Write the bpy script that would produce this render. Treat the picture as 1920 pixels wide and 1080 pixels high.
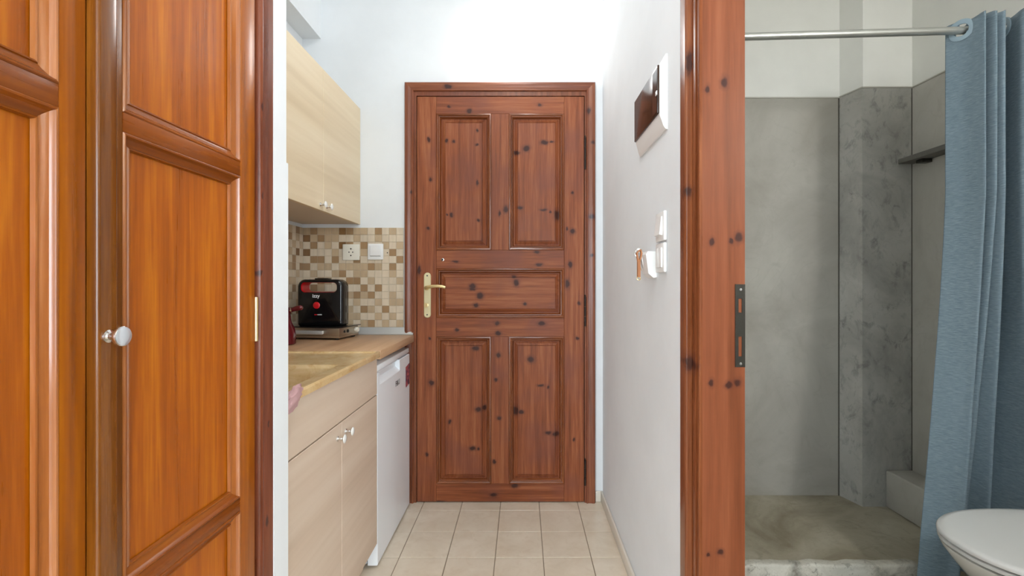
import bpy, bmesh, math, random
from mathutils import Vector, Matrix
random.seed(7)
for o in list(bpy.data.objects): bpy.data.objects.remove(o)
scene = bpy.context.scene
COL = scene.collection

# ------------------------------------------------------------------ camera, light, exposure
F, VX, VY, H = 865.0, 980.0, 532.0, 1.14          # focal length (px), vanishing point, eye height
def P(px, py, Y):                                  # photo pixel at a known depth -> world point
    return Vector(((px-VX)*Y/F, Y, H-(py-VY)*Y/F))
cam_d = bpy.data.cameras.new('camera'); cam = bpy.data.objects.new('camera', cam_d); COL.objects.link(cam)
cam.location = (0, 0, H); cam.rotation_euler = (math.pi/2, 0, 0)
cam_d.sensor_width = 36; cam_d.lens = F/1920*36
cam_d.shift_x = -(VX-960)/1920; cam_d.shift_y = (VY-540)/1920
cam_d.clip_start = 0.02
scene.camera = cam
vs = scene.view_settings
vs.view_transform = 'Standard'; vs.look = 'None'; vs.gamma = 1; vs.use_curve_mapping = False
vs.exposure = 0.57
world = bpy.data.worlds.new('world'); scene.world = world; world.use_nodes = True
world.node_tree.nodes['Background'].inputs[0].default_value = (0.75, 0.86, 1.0, 1)
world.node_tree.nodes['Background'].inputs[1].default_value = 1.0
def area(name, loc, rot, sx, sy, power, col):
    d = bpy.data.lights.new(name, 'AREA'); d.shape = 'RECTANGLE'; d.size = sx; d.size_y = sy
    d.energy = power; d.color = col
    o = bpy.data.objects.new(name, d); COL.objects.link(o); o.location = loc; o.rotation_euler = rot
    return o
DAY = (0.82, 0.92, 1.0)
for wx, ww, pw in ((-2.0, 1.5, 160), (0.1, 1.0, 44), (2.0, 1.5, 135)):
    area('window_daylight', (wx, -4.12, 1.45), (math.pi/2, 0, 0), ww, 2.2, pw, DAY)

# ------------------------------------------------------------------ mesh helpers
class M:
    def __init__(s): s.v = []; s.f = []; s.m = []
    def add(s, verts, faces, mi=0):
        b = len(s.v); s.v += [Vector(v) for v in verts]
        for f in faces: s.f.append([b+i for i in f]); s.m.append(mi)
        return s
    def bm(s, bm, mi=0):
        bm.verts.index_update()
        return s.add([v.co.copy() for v in bm.verts], [[v.index for v in f.verts] for f in bm.faces], mi)
    def box(s, x0, x1, y0, y1, z0, z1, bev=0, seg=2, mi=0):
        if x0 > x1: x0, x1 = x1, x0
        if y0 > y1: y0, y1 = y1, y0
        if z0 > z1: z0, z1 = z1, z0
        b = bmesh.new(); bmesh.ops.create_cube(b, size=1)
        for v in b.verts:
            v.co = Vector((x0 if v.co.x < 0 else x1, y0 if v.co.y < 0 else y1, z0 if v.co.z < 0 else z1))
        if bev: bmesh.ops.bevel(b, geom=b.edges[:], offset=bev, segments=seg, affect='EDGES', profile=0.5)
        s.bm(b, mi); b.free(); return s
    def prism(s, pts, axis, a, b, mi=0):           # polygon extruded; axis z: pts (x,y); y: (x,z); x: (y,z)
        n = len(pts)
        def mk(p, t): return {'z': (p[0], p[1], t), 'y': (p[0], t, p[1]), 'x': (t, p[0], p[1])}[axis]
        vs_ = [mk(p, a) for p in pts]+[mk(p, b) for p in pts]
        fs = [[i, (i+1) % n, n+(i+1) % n, n+i] for i in range(n)]+[list(range(n))[::-1], [n+i for i in range(n)]]
        return s.add(vs_, fs, mi)
    def lathe(s, prof, origin, axis, n=28, mi=0, mis=None):   # prof: (radius, height along axis)
        ax = Vector(axis).normalized(); t = Vector((0, 0, 1)) if abs(ax.z) < .9 else Vector((1, 0, 0))
        u = ax.cross(t).normalized(); w = ax.cross(u); o = Vector(origin)
        b = len(s.v)
        for r, h in prof:
            for k in range(n):
                a = 2*math.pi*k/n; s.v.append(o+ax*h+(u*math.cos(a)+w*math.sin(a))*r)
        for i in range(len(prof)-1):
            for k in range(n):
                s.f.append([b+i*n+k, b+i*n+(k+1) % n, b+(i+1)*n+(k+1) % n, b+(i+1)*n+k]); s.m.append(mis[i] if mis else mi)
        s.f.append([b+k for k in range(n)]); s.m.append(mis[0] if mis else mi)
        s.f.append([b+(len(prof)-1)*n+k for k in range(n)]); s.m.append(mis[-1] if mis else mi)
        return s
    def tube(s, pts, r, n=12, mi=0, closed=False):
        pts = [Vector(p) for p in pts]; L = len(pts); rr = r if isinstance(r, (list, tuple)) else [r]*L
        b = len(s.v); prev = None
        for i, p in enumerate(pts):
            if closed: d = pts[(i+1) % L]-pts[i-1]
            else: d = pts[min(i+1, L-1)]-pts[max(i-1, 0)]
            d.normalize()
            if prev is None:
                t = Vector((0, 0, 1)) if abs(d.z) < .9 else Vector((1, 0, 0)); u = d.cross(t).normalized()
            else: u = (prev-d*prev.dot(d)).normalized()
            prev = u; w = d.cross(u)
            for k in range(n):
                a = 2*math.pi*k/n; s.v.append(p+(u*math.cos(a)+w*math.sin(a))*rr[i])
        for i in range(L if closed else L-1):
            j = (i+1) % L
            for k in range(n):
                s.f.append([b+i*n+k, b+i*n+(k+1) % n, b+j*n+(k+1) % n, b+j*n+k]); s.m.append(mi)
        if not closed:
            s.f.append([b+k for k in range(n)][::-1]); s.m.append(mi)
            s.f.append([b+(L-1)*n+k for k in range(n)]); s.m.append(mi)
        return s
    def loft(s, rings, mi=0, cap=True, mis=None):
        n = len(rings[0]); b = len(s.v)
        for r in rings: s.v += [Vector(p) for p in r]
        for i in range(len(rings)-1):
            for k in range(n):
                s.f.append([b+i*n+k, b+i*n+(k+1) % n, b+(i+1)*n+(k+1) % n, b+(i+1)*n+k]); s.m.append(mis[i] if mis else mi)
        if cap:
            s.f.append([b+k for k in range(n)][::-1]); s.m.append(mi)
            s.f.append([b+(len(rings)-1)*n+k for k in range(n)]); s.m.append(mi)
        return s
    def xf(s, mat):
        s.v = [mat @ v for v in s.v]; return s

def wloc(o):
    v = Vector((0, 0, 0))
    while o: v += o.location; o = o.parent
    return v
def obj(name, m, mats, parent=None, smooth=True, angle=35, loc=None):
    me = bpy.data.meshes.new(name)
    off = wloc(parent) if parent else Vector((0, 0, 0))
    if loc is not None: off = off+Vector(loc)
    me.from_pydata([tuple(v-off) for v in m.v], [], m.f); me.validate(); 
    b = bmesh.new(); b.from_mesh(me); bmesh.ops.recalc_face_normals(b, faces=b.faces); b.to_mesh(me); b.free()
    if not isinstance(mats, (list, tuple)): mats = [mats]
    for x in mats: me.materials.append(x)
    if len(mats) > 1: me.polygons.foreach_set('material_index', m.m)
    if smooth:
        me.polygons.foreach_set('use_smooth', [True]*len(me.polygons)); me.set_sharp_from_angle(angle=math.radians(angle))
    me.update()
    o = bpy.data.objects.new(name, me); COL.objects.link(o)
    if loc is not None: o.location = loc
    if parent: o.parent = parent
    return o
def thing(name, loc, label, cat, group=None):
    o = bpy.data.objects.new(name, None); COL.objects.link(o); o.location = loc; o.empty_display_size = .05
    if label: o['label'] = label
    if cat: o['category'] = cat
    if group: o['group'] = group
    return o
def tag(o, label, cat, group=None):
    o['label'] = label; o['category'] = cat
    if group: o['group'] = group
    return o
def struct(o, label=None):
    o['kind'] = 'structure'
    if label: o['label'] = label
    return o
def text_mesh(txt, size, extr=0.0004, font_scale_x=1.0, shear=0):
    c = bpy.data.curves.new('lettering', 'FONT'); c.body = txt; c.size = size; c.extrude = extr
    c.align_x = 'CENTER'; c.align_y = 'CENTER'; c.shear = shear; c.offset = size*0.012
    t = bpy.data.objects.new('lettering', c); COL.objects.link(t)
    bpy.context.view_layer.update()
    me = bpy.data.meshes.new_from_object(t.evaluated_get(bpy.context.evaluated_depsgraph_get()))
    m = M().add([v.co.copy() for v in me.vertices], [list(p.vertices) for p in me.polygons])
    bpy.data.objects.remove(t); bpy.data.meshes.remove(me)
    for v in m.v: v.x *= font_scale_x
    return m

# ------------------------------------------------------------------ materials
def lin(c):
    c = c/255.0
    return c/12.92 if c <= .04045 else ((c+.055)/1.055)**2.4
def rgb(r, g, b): return (lin(r), lin(g), lin(b), 1)
def newmat(name, col=(1, 1, 1, 1), rough=.5, metal=0, coat=0, spec=.5):
    m = bpy.data.materials.new(name); m.use_nodes = True
    b = m.node_tree.nodes['Principled BSDF']
    b.inputs['Base Color'].default_value = col; b.inputs['Roughness'].default_value = rough
    b.inputs['Metallic'].default_value = metal; b.inputs['Coat Weight'].default_value = coat
    b.inputs['Coat Roughness'].default_value = .12; b.inputs['Specular IOR Level'].default_value = spec
    return m
class NT:
    def __init__(s, m): s.t = m.node_tree; s.b = s.t.nodes['Principled BSDF']
    def n(s, typ, **kw):
        x = s.t.nodes.new(typ)
        for k, v in kw.items(): setattr(x, k, v)
        return x
    def l(s, a, b): s.t.links.new(a, b)
    def pos(s, scale=(1, 1, 1)):
        g = s.n('ShaderNodeNewGeometry'); m = s.n('ShaderNodeVectorMath', operation='MULTIPLY')
        s.l(g.outputs['Position'], m.inputs[0]); m.inputs[1].default_value = scale; return m.outputs[0]
    def noise(s, vec, scale=1, detail=3, rough=.5, dist=0):
        x = s.n('ShaderNodeTexNoise'); s.l(vec, x.inputs['Vector'])
        x.inputs['Scale'].default_value = scale; x.inputs['Detail'].default_value = detail
        x.inputs['Roughness'].default_value = rough; x.inputs['Distortion'].default_value = dist
        return x.outputs['Fac'], x.outputs['Color']
    def ramp(s, fac, stops):
        r = s.n('ShaderNodeValToRGB'); e = r.color_ramp.elements
        while len(e) < len(stops): e.new(.5)
        for i, (p, c) in enumerate(stops): e[i].position = p; e[i].color = c
        s.l(fac, r.inputs[0]); return r.outputs[0]
    def mix(s, fac, a, b, typ='MIX'):
        x = s.n('ShaderNodeMix', data_type='RGBA', blend_type=typ)
        if hasattr(fac, 'is_linked') or hasattr(fac, 'links'): s.l(fac, x.inputs[0])
        else: x.inputs[0].default_value = fac
        for i, v in ((6, a), (7, b)):
            if isinstance(v, tuple): x.inputs[i].default_value = v
            else: s.l(v, x.inputs[i])
        return x.outputs[2]
    def math(s, op, a, b=0, clamp=False):
        x = s.n('ShaderNodeMath', operation=op, use_clamp=clamp)
        for i, v in ((0, a), (1, b)):
            if isinstance(v, (int, float)): x.inputs[i].default_value = v
            else: s.l(v, x.inputs[i])
        return x.outputs[0]
    def bump(s, h, strength=.2, dist=.002):
        x = s.n('ShaderNodeBump'); x.inputs['Strength'].default_value = strength; x.inputs['Distance'].default_value = dist
        s.l(h, x.inputs['Height']); s.l(x.outputs[0], s.b.inputs['Normal'])
    def color(s, c): s.l(c, s.b.inputs['Base Color'])
    def rough(s, f): s.l(f, s.b.inputs['Roughness'])

def wood(name, dark, mid, light, axis='z', freq=38, rough=.35, coat=.0, knots=None, plane='xz', knot_col=rgb(60, 32, 26), halo=rgb(120, 62, 44), contrast=1.0, blotch=None, seed=0):
    m = newmat(name, mid, rough, coat=coat); N = NT(m)
    sc = {'x': (freq*.045, freq, freq), 'y': (freq, freq*.045, freq), 'z': (freq, freq, freq*.045)}[axis]
    p0 = N.pos((1, 1, 1))
    w = N.n('ShaderNodeVectorMath', operation='ADD'); w.inputs[1].default_value = (seed*3.7, seed*1.3, seed*2.1); N.l(p0, w.inputs[0])
    mm = N.n('ShaderNodeVectorMath', operation='MULTIPLY'); N.l(w.outputs[0], mm.inputs[0]); mm.inputs[1].default_value = sc
    f1, _ = N.noise(mm.outputs[0], 1.0, 4, .55, .35)
    f2, _ = N.noise(mm.outputs[0], 5.0, 2, .6)
    fac = N.math('ADD', N.math('MULTIPLY', f1, .75), N.math('MULTIPLY', f2, .25))
    lo, hi = .5-.17/contrast, .5+.17/contrast
    c = N.ramp(fac, [(lo, dark), (.5, mid), (hi, light)])
    if blotch:
        fb, _ = N.noise(w.outputs[0], 5.0, 2, .5)
        bm_ = N.ramp(fb, [(.48, (0, 0, 0, 1)), (.68, (1, 1, 1, 1))])
        c = N.mix(N.math('MULTIPLY', bm_, .55), c, blotch)
    if knots:
        _, nc = N.noise(p0, 45, 2)
        d = N.n('ShaderNodeVectorMath', operation='MULTIPLY_ADD'); N.l(nc, d.inputs[0]); d.inputs[1].default_value = (.014,)*3; N.l(p0, d.inputs[2])
        acc = None
        for cx, cz, rx, rz in knots:
            a = N.n('ShaderNodeVectorMath', operation='SUBTRACT'); N.l(d.outputs[0], a.inputs[0])
            b = N.n('ShaderNodeVectorMath', operation='MULTIPLY'); N.l(a.outputs[0], b.inputs[0])
            if plane == 'xz': a.inputs[1].default_value = (cx+.007, 0, cz+.007); b.inputs[1].default_value = (1/rx, 0, 1/rz)
            else: a.inputs[1].default_value = (0, cx+.007, cz+.007); b.inputs[1].default_value = (0, 1/rx, 1/rz)
            ln = N.n('ShaderNodeVectorMath', operation='LENGTH'); N.l(b.outputs[0], ln.inputs[0])
            acc = ln.outputs['Value'] if acc is None else N.math('MINIMUM', acc, ln.outputs['Value'])
        core = N.ramp(acc, [(.55, (1, 1, 1, 1)), (1.0, (0, 0, 0, 1))])
        hal = N.ramp(N.math('MULTIPLY', acc, .5), [(.35, (1, 1, 1, 1)), (.85, (0, 0, 0, 1))])
        c = N.mix(N.math('MULTIPLY', hal, .55), c, halo)
        c = N.mix(N.math('MULTIPLY', core, .92), c, knot_col)
    N.color(c); N.bump(f2, .08, .001)
    N.rough(N.math('ADD', N.math('MULTIPLY', f1, .2), rough-.1))
    m.node_tree.nodes['Principled BSDF'].inputs['Specular IOR Level'].default_value = .3
    return m

def plaster(name, col, bump=.12):
    m = newmat(name, col, .75, spec=.25); N = NT(m)
    f, _ = N.noise(N.pos(), 3.0, 4, .6); f2, _ = N.noise(N.pos(), 90, 2)
    c2 = tuple(x*.955 for x in col[:3])+(1,)
    N.color(N.mix(N.ramp(f, [(.4, (0, 0, 0, 1)), (.65, (1, 1, 1, 1))]), col, c2))
    N.bump(N.math('ADD', f, N.math('MULTIPLY', f2, .25)), bump, .004); return m

def concrete(name, a, b, c, scale=2.5, stain=.5, seed=0, spots=.0):
    m = newmat(name, a, .55); N = NT(m)
    p = N.n('ShaderNodeVectorMath', operation='ADD'); N.l(N.pos(), p.inputs[0]); p.inputs[1].default_value = (seed*1.7, seed*.9, seed*2.3)
    p = p.outputs[0]
    f, _ = N.noise(p, scale, 6, .62, .8); f2, _ = N.noise(p, scale*5, 5, .65, 1.2); f3, _ = N.noise(p, 160, 2)
    col = N.ramp(f, [(.32, c), (.5, a), (.68, b)])
    st = N.ramp(f2, [(.56, (0, 0, 0, 1)), (.70, (1, 1, 1, 1))])
    col = N.mix(N.math('MULTIPLY', st, stain), col, c)
    if spots:
        q = N.n('ShaderNodeVectorMath', operation='MULTIPLY'); N.l(p, q.inputs[0]); q.inputs[1].default_value = (1, 1, .7)
        f4, _ = N.noise(q.outputs[0], 17, 4, .7, .5); f5, _ = N.noise(p, 5, 2)
        s4 = N.ramp(f4, [(.53, (0, 0, 0, 1)), (.66, (1, 1, 1, 1))])
        s5 = N.ramp(f5, [(.36, (0, 0, 0, 1)), (.55, (1, 1, 1, 1))])
        col = N.mix(N.math('MULTIPLY', N.math('MULTIPLY', s4, s5), spots), col, rgb(70, 68, 66))
    # thin veins
    v = N.n('ShaderNodeTexNoise'); N.l(p, v.inputs['Vector']); v.inputs['Scale'].default_value = scale*1.6; v.inputs['Detail'].default_value = 5; v.inputs['Distortion'].default_value = 1.5
    vv = N.math('ABSOLUTE', N.math('SUBTRACT', v.outputs['Fac'], .5))
    vm = N.ramp(vv, [(.0, (1, 1, 1, 1)), (.012, (0, 0, 0, 1))])
    col = N.mix(N.math('MULTIPLY', vm, .22), col, c)
    N.color(col); N.bump(N.math('ADD', f2, N.math('MULTIPLY', f3, .3)), .12, .003); return m

WHITE = plaster('wall_plaster', rgb(231, 234, 236))
BWHITE = plaster('bathroom_plaster', rgb(236, 236, 230))
CEIL = plaster('ceiling_plaster', rgb(240, 240, 236), .05)
W_D, W_M, W_L = rgb(118, 58, 2), rgb(156, 82, 6), rgb(184, 108, 18)
WARD = wood('varnished_wood', W_D, W_M, W_L, 'z', 34, .3, .12, contrast=.75)
WARD_P = wood('varnished_panel', rgb(134, 64, 0), rgb(166, 84, 2), rgb(194, 112, 12), 'z', 48, .3, .12, contrast=.85, seed=3)
WARD_H = wood('varnished_rail', rgb(104, 50, 4), rgb(136, 68, 10), rgb(164, 92, 22), 'y', 34, .28, .12, contrast=.75)
WARD_B = wood('varnished_moulding', rgb(130, 68, 22), rgb(160, 92, 40), rgb(190, 124, 72), 'z', 40, .22, .6, contrast=.8, seed=5)  # lighter, pinkish tone: highlight painted into the moulding colour
WARD_S = wood('varnished_stile', rgb(92, 48, 6), rgb(122, 68, 12), rgb(148, 90, 26), 'z', 60, .26, .5, contrast=.75, seed=8)
FRAME_W = wood('dark_pine_frame', rgb(80, 38, 22), rgb(112, 56, 32), rgb(136, 74, 46), 'z', 50, .3, .2, contrast=.8,
               knots=[(.992, 1.33, .006, .012), (.985, 1.16, .004, .008), (1.012, .62, .006, .015), (1.018, .83, .004, .01), (.99, 1.52, .005, .012)], plane='yz')
PD, PM, PL = rgb(110, 56, 30), rgb(144, 79, 46), rgb(168, 104, 68)
HALO = rgb(88, 48, 40)
BLOTCH = rgb(124, 72, 58)
def kn(lst, Y):
    r = []
    for px, py, rx, ry in lst:
        p = P(px, py, Y); r.append((p.x, p.z, rx*1.15*Y/F, ry*1.15*Y/F))
    return r
DOOR_KNOTS = [(880,209,5,5),(831,175,5,3),(842,200,3,2),(1012,197,4,3),(804,261,3,5),(807,337,3,4),(837,264,3,4),(850,265,3,3),(895,244,2,3),(894,271,3,2),(895,342,2,5),(846,403,3,4),(838,402,2,2),(897,413,3,3),
 (968,286,6,4),(987,278,6,5),(1021,267,7,4),(1034,266,4,2),(1019,393,6,2),(975,389,5,3),(1045,403,6,9),(1032,397,2,2),(948,392,4,6),(937,401,2,5),(1074,434,5,5),(1063,429,2,3),(1069,496,4,6),(1073,362,2,3),
 (1007,473,5,3),(1011,496,6,3),(854,490,6,2),(964,519,4,3),(968,530,5,6),(886,536,6,5),(786,506,3,9),(1064,532,4,8),(803,428,3,3),(771,360,2,3),(1104,208,4,6),(1110,406,6,5),(1110,479,3,3),(1112,267,3,3),
 (900,555,6,6),(892,573,5,4),(984,570,4,3),(886,542,6,3),(932,606,5,4),(934,625,5,4),(857,618,4,3),(1015,607,7,4),(935,666,4,5),(930,712,3,3),(995,674,7,6),(892,653,7,4),(809,718,5,5),(843,791,3,4),(897,768,6,4),
 (908,765,4,5),(965,771,7,8),(977,773,5,4),(1014,723,6,2),(1028,726,2,3),(1028,812,6,3),(1043,814,7,4),(886,841,6,4),(897,842,3,3),(800,852,3,3),(926,866,3,4),(936,784,4,3),(1082,634,3,3),(965,911,7,4),(1039,905,14,5),
 (925,928,6,3),(825,940,8,2),(1086,569,3,3),(1076,824,2,3),(806,635,2,3)]
_pc = [0]
def pine(x0, x1, z0, z1, axis, Y=2.405, bl=True):
    _pc[0] += 1
    ks = [k for k in kn(DOOR_KNOTS, Y) if x0-.004 <= k[0] <= x1+.004 and z0-.004 <= k[1] <= z1+.004]
    return wood('pine_%d' % _pc[0], PD, PM, PL, axis, 60, .45, 0, ks, halo=HALO, contrast=.85, blotch=BLOTCH if bl else None, seed=_pc[0])
PINE_M = wood('pine_moulding', rgb(94, 48, 24), rgb(124, 66, 34), rgb(158, 94, 54), 'z', 55, .26, .4, contrast=.8, seed=20)
PINE_MH = wood('pine_moulding_h', rgb(94, 48, 24), rgb(124, 66, 34), rgb(158, 94, 54), 'x', 55, .26, .4, contrast=.8, seed=21)
CASING_V = wood('pine_casing_v', rgb(98, 52, 32), rgb(126, 70, 44), rgb(150, 92, 62), 'z', 50, .32, .2, kn([(771,360,2,3),(1104,208,4,6),(1110,406,6,5),(1110,479,3,3),(1112,267,3,3)], 2.392), halo=HALO, contrast=.8, blotch=BLOTCH, seed=31)
CASING_H = wood('pine_casing_h', rgb(98, 52, 32), rgb(126, 70, 44), rgb(150, 92, 62), 'x', 50, .32, .2, kn([(840,162,7,4),(985,171,5,2)], 2.392), halo=HALO, contrast=.8, seed=32)
JAMB = wood('pine_jamb', rgb(106, 57, 34), rgb(130, 72, 44), rgb(148, 88, 58), 'z', 40, .42, .04,
            kn([(1328,168,4,8),(1359,155,7,10),(1335,452,4,7),(1370,452,4,6),(1386,446,7,9),(1333,719,5,7),(1367,722,7,6),(1383,717,7,7),(1350,1037,6,6),(1327,1041,4,4)], 1.08), halo=rgb(96, 50, 38), contrast=.62, seed=41)
CASE2 = wood('pine_casing_bath', rgb(100, 52, 26), rgb(128, 70, 38), rgb(152, 92, 56), 'z', 60, .3, .25, kn([(1291,680,5,14),(1291,120,4,22),(1290,360,4,9),(1278,300,3,12)], 1.13), halo=HALO, contrast=.8, seed=43)
LAM = wood('laminate_base', rgb(194, 172, 150), rgb(210, 189, 168), rgb(221, 203, 184), 'y', 9, .42, 0, contrast=.75)
LAM_U = wood('laminate_wall_unit', rgb(206, 186, 152), rgb(220, 202, 170), rgb(230, 215, 186), 'y', 9, .4, 0, contrast=.75, seed=2)
LAM_IN = newmat('laminate_underside', rgb(205, 190, 172), .5)
WORK = wood('worktop_laminate', rgb(176, 138, 104), rgb(196, 158, 122), rgb(210, 176, 142), 'y', 16, .35, 0, contrast=.8, seed=6)
CHROME = newmat('chrome', (.78, .78, .78, 1), .14, 1)
STEEL = newmat('brushed_steel', rgb(178, 168, 152), .33, 1)
ALU = newmat('aluminium', rgb(205, 208, 208), .42, .7)
RODM = newmat('rod_metal', rgb(196, 198, 194), .32, .85)
BRASS = newmat('pale_brass', rgb(226, 204, 150), .28, .75)
BRASS_P = newmat('satin_brass_plate', rgb(226, 214, 172), .35, .45)
DARKM = newmat('aged_steel', rgb(84, 82, 76), .38, .9)
BLACKM = newmat('hinge_steel', rgb(52, 42, 38), .4, .6)
CERAM = newmat('white_ceramic', rgb(236, 236, 232), .12, coat=.5)
KFACE = newmat('knob_face', rgb(226, 230, 236), .12, .55)
TOILET = newmat('sanitary_ceramic', rgb(226, 226, 222), .1, coat=.4)
SEATM = newmat('toilet_seat_plastic', rgb(214, 215, 213), .2)
PLAST = newmat('white_plastic', rgb(238, 238, 236), .32)
CREAM = newmat('cream_plastic', rgb(232, 227, 212), .35)
FRIDGE = newmat('fridge_enamel', rgb(244, 248, 252), .3)
BLACK = newmat('black_gloss', rgb(14, 14, 15), .16)
BLACK_R = newmat('black_rubber', rgb(24, 22, 22), .6)
RED = newmat('red_plastic', rgb(190, 14, 26), .3)
MAROON = newmat('maroon_enamel', rgb(92, 12, 22), .22)
GLASSB = newmat('black_glass', rgb(16, 15, 15), .05)
INK = newmat('dark_ink', rgb(70, 68, 66), .5)
WINK = newmat('white_ink', rgb(232, 232, 232), .5)
LEATHER = newmat('tan_leather', rgb(176, 116, 74), .5)
SMOKE = newmat('smoked_cover', rgb(58, 38, 28), .16, spec=.35)
DARKGAP = newmat('dark_shadow_gap', rgb(60, 50, 42), .8)
GROUT = newmat('grout', rgb(204, 190, 168), .85)
PINKP = plaster('pink_plaster', rgb(188, 150, 150), .6)
SILIC = newmat('silicone_edge', rgb(190, 187, 176), .5)
C_A, C_B, C_C = rgb(158, 155, 146), rgb(178, 175, 166), rgb(132, 129, 121)
CONC = concrete('grey_panel', rgb(174, 170, 160), rgb(186, 183, 173), rgb(158, 153, 142), 1.6, .4)
CONC_S = concrete('stained_panel', rgb(176, 174, 167), rgb(192, 190, 184), rgb(148, 146, 140), 2.6, .6, 3, .5)
CONC_R = concrete('right_panel', rgb(186, 183, 174), rgb(196, 193, 185), rgb(168, 164, 155), 1.6, .3, 6)
CONC_F = concrete('shower_floor_stone', rgb(172, 164, 144), rgb(192, 186, 168), rgb(140, 130, 110), 2.4, .5, 9)
CONC_K = concrete('curb_stone', rgb(196, 192, 180), rgb(214, 211, 200), rgb(120, 115, 104), 9, .75, 11)
SHELFM = concrete('shelf_stone', rgb(112, 109, 103), rgb(124, 121, 115), rgb(96, 93, 88), 4, .3, 13)

def tile_mat():
    m = newmat('floor_tile', rgb(214, 198, 172), .22); N = NT(m)
    p = N.pos(); f, _ = N.noise(p, 5, 4, .6, .5); f2, _ = N.noise(p, 22, 3, .6, 1)
    oi = N.n('ShaderNodeObjectInfo')
    c = N.ramp(f, [(.35, rgb(220, 206, 184)), (.65, rgb(234, 223, 204))])
    c = N.mix(N.math('MULTIPLY', N.ramp(f2, [(.5, (0, 0, 0, 1)), (.7, (1, 1, 1, 1))]), .35), c, rgb(212, 194, 170))
    c = N.mix(N.math('MULTIPLY', oi.outputs['Random'], .3), c, rgb(222, 206, 186))
    N.color(c); N.bump(f, .04, .002); return m
TILE = tile_mat()
def floor_mat():
    m = newmat('distant_tiles', rgb(210, 194, 168), .3); N = NT(m)
    b = N.n('ShaderNodeTexBrick'); b.offset = 0; b.squash = 1
    a = N.n('ShaderNodeVectorMath', operation='ADD'); N.l(N.pos(), a.inputs[0]); a.inputs[1].default_value = (.1145, -.12, 0); N.l(a.outputs[0], b.inputs['Vector'])
    b.inputs['Scale'].default_value = 1; b.inputs['Brick Width'].default_value = .2; b.inputs['Row Height'].default_value = .2; b.inputs['Mortar Size'].default_value = .0015
    b.inputs['Color1'].default_value = rgb(214, 198, 172); b.inputs['Color2'].default_value = rgb(208, 190, 164); b.inputs['Mortar'].default_value = rgb(150, 136, 118)
    N.color(b.outputs['Color']); return m
FLOORM = floor_mat()
def mosaic(name, col):
    m = newmat(name, col, .3); N = NT(m); f, _ = N.noise(N.pos((60, 60, 14)), 1, 3); oi = N.n('ShaderNodeObjectInfo')
    d = tuple(x*.86 for x in col[:3])+(1,); l_ = tuple(min(1, x*1.1) for x in col[:3])+(1,)
    c = N.ramp(f, [(.35, d), (.65, col)]); N.color(N.mix(N.math('MULTIPLY', oi.outputs['Random'], .6), c, l_)); return m
MOS = {'C': mosaic('mosaic_cream', rgb(218, 202, 178)), 'T': mosaic('mosaic_tan', rgb(194, 170, 138)), 'B': mosaic('mosaic_brown', rgb(164, 132, 96)), 'D': mosaic('mosaic_dark', rgb(132, 98, 60))}
def marble(name):
    m = newmat(name, rgb(214, 178, 116), .25, coat=.2); N = NT(m)
    f, _ = N.noise(N.pos((1, .7, 1)), 9, 5, .65, 1.6); f2, _ = N.noise(N.pos(), 34, 3, .6, 1)
    c = N.ramp(f, [(.3, rgb(188, 148, 94)), (.42, rgb(208, 176, 126)), (.6, rgb(218, 190, 144)), (.78, rgb(228, 205, 166))])
    c = N.mix(N.math('MULTIPLY', N.ramp(f2, [(.56, (0, 0, 0, 1)), (.68, (1, 1, 1, 1))]), .35), c, rgb(192, 142, 84)); N.color(c); return m
MARB = marble('yellow_marble_resin')
def fabric():
    m = newmat('blue_heather_fabric', rgb(116, 136, 150), .85, spec=.2); N = NT(m)
    f, _ = N.noise(N.pos((55, 55, 520)), 1, 3, .6); f2, _ = N.noise(N.pos((900, 900, 900)), 1, 1)
    c = N.ramp(f, [(.34, rgb(104, 122, 134)), (.52, rgb(120, 138, 150)), (.68, rgb(138, 155, 165))])
    N.color(N.mix(N.math('MULTIPLY', f2, .3), c, rgb(98, 118, 132))); N.bump(f, .25, .001)
    N.b.inputs['Sheen Weight'].default_value = .15
    return m
FAB = fabric()
RINGM = newmat('eyelet_plastic', rgb(150, 172, 186), .35)
def emis(name, col, s):
    m = newmat(name, (.9, .9, .9, 1), .4); b = m.node_tree.nodes['Principled BSDF']
    b.inputs['Emission Color'].default_value = col; b.inputs['Emission Strength'].default_value = s; return m
LAMPM = emis('lit_opal_glass', (1, .985, .96, 1), 7.5)
BLAMP = emis('bath_opal_glass', (1, .985, .95, 1), 105.0)
FILL_LAMP = emis('passage_fill_glow', (.95, .98, 1, 1), 23.0)  # glow of the added fill lamp over the passage
def pane_mat():
    m = bpy.data.materials.new('window_glass'); m.use_nodes = True; t = m.node_tree; t.nodes.remove(t.nodes['Principled BSDF'])
    a = t.nodes.new('ShaderNodeBsdfTransparent'); g = t.nodes.new('ShaderNodeBsdfGlossy'); g.inputs['Roughness'].default_value = .02
    x = t.nodes.new('ShaderNodeMixShader'); x.inputs[0].default_value = .06
    t.links.new(a.outputs[0], x.inputs[1]); t.links.new(g.outputs[0], x.inputs[2]); t.links.new(x.outputs[0], t.nodes['Material Output'].inputs[0]); return m
PANE = pane_mat()

# ------------------------------------------------------------------ key planes
YW = 2.42                    # far wall
XL = -1.155                  # kitchen side wall
XR = 0.42                    # passage right wall
XB = 0.52                    # bathroom side of that wall
XBR = 1.938                  # bathroom far right wall
YJ = 1.08                    # bathroom door jamb
YB0 = -0.25                  # bathroom front wall
CZ = 3.0
# leaf opening
LX0, LX1, LZ1 = P(782, 0, 2.405).x, P(1095, 0, 2.405).x, P(0, 181, 2.405).z
HX0, HX1, HZ = LX0-.012, LX1+.012, LZ1+.022

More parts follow.
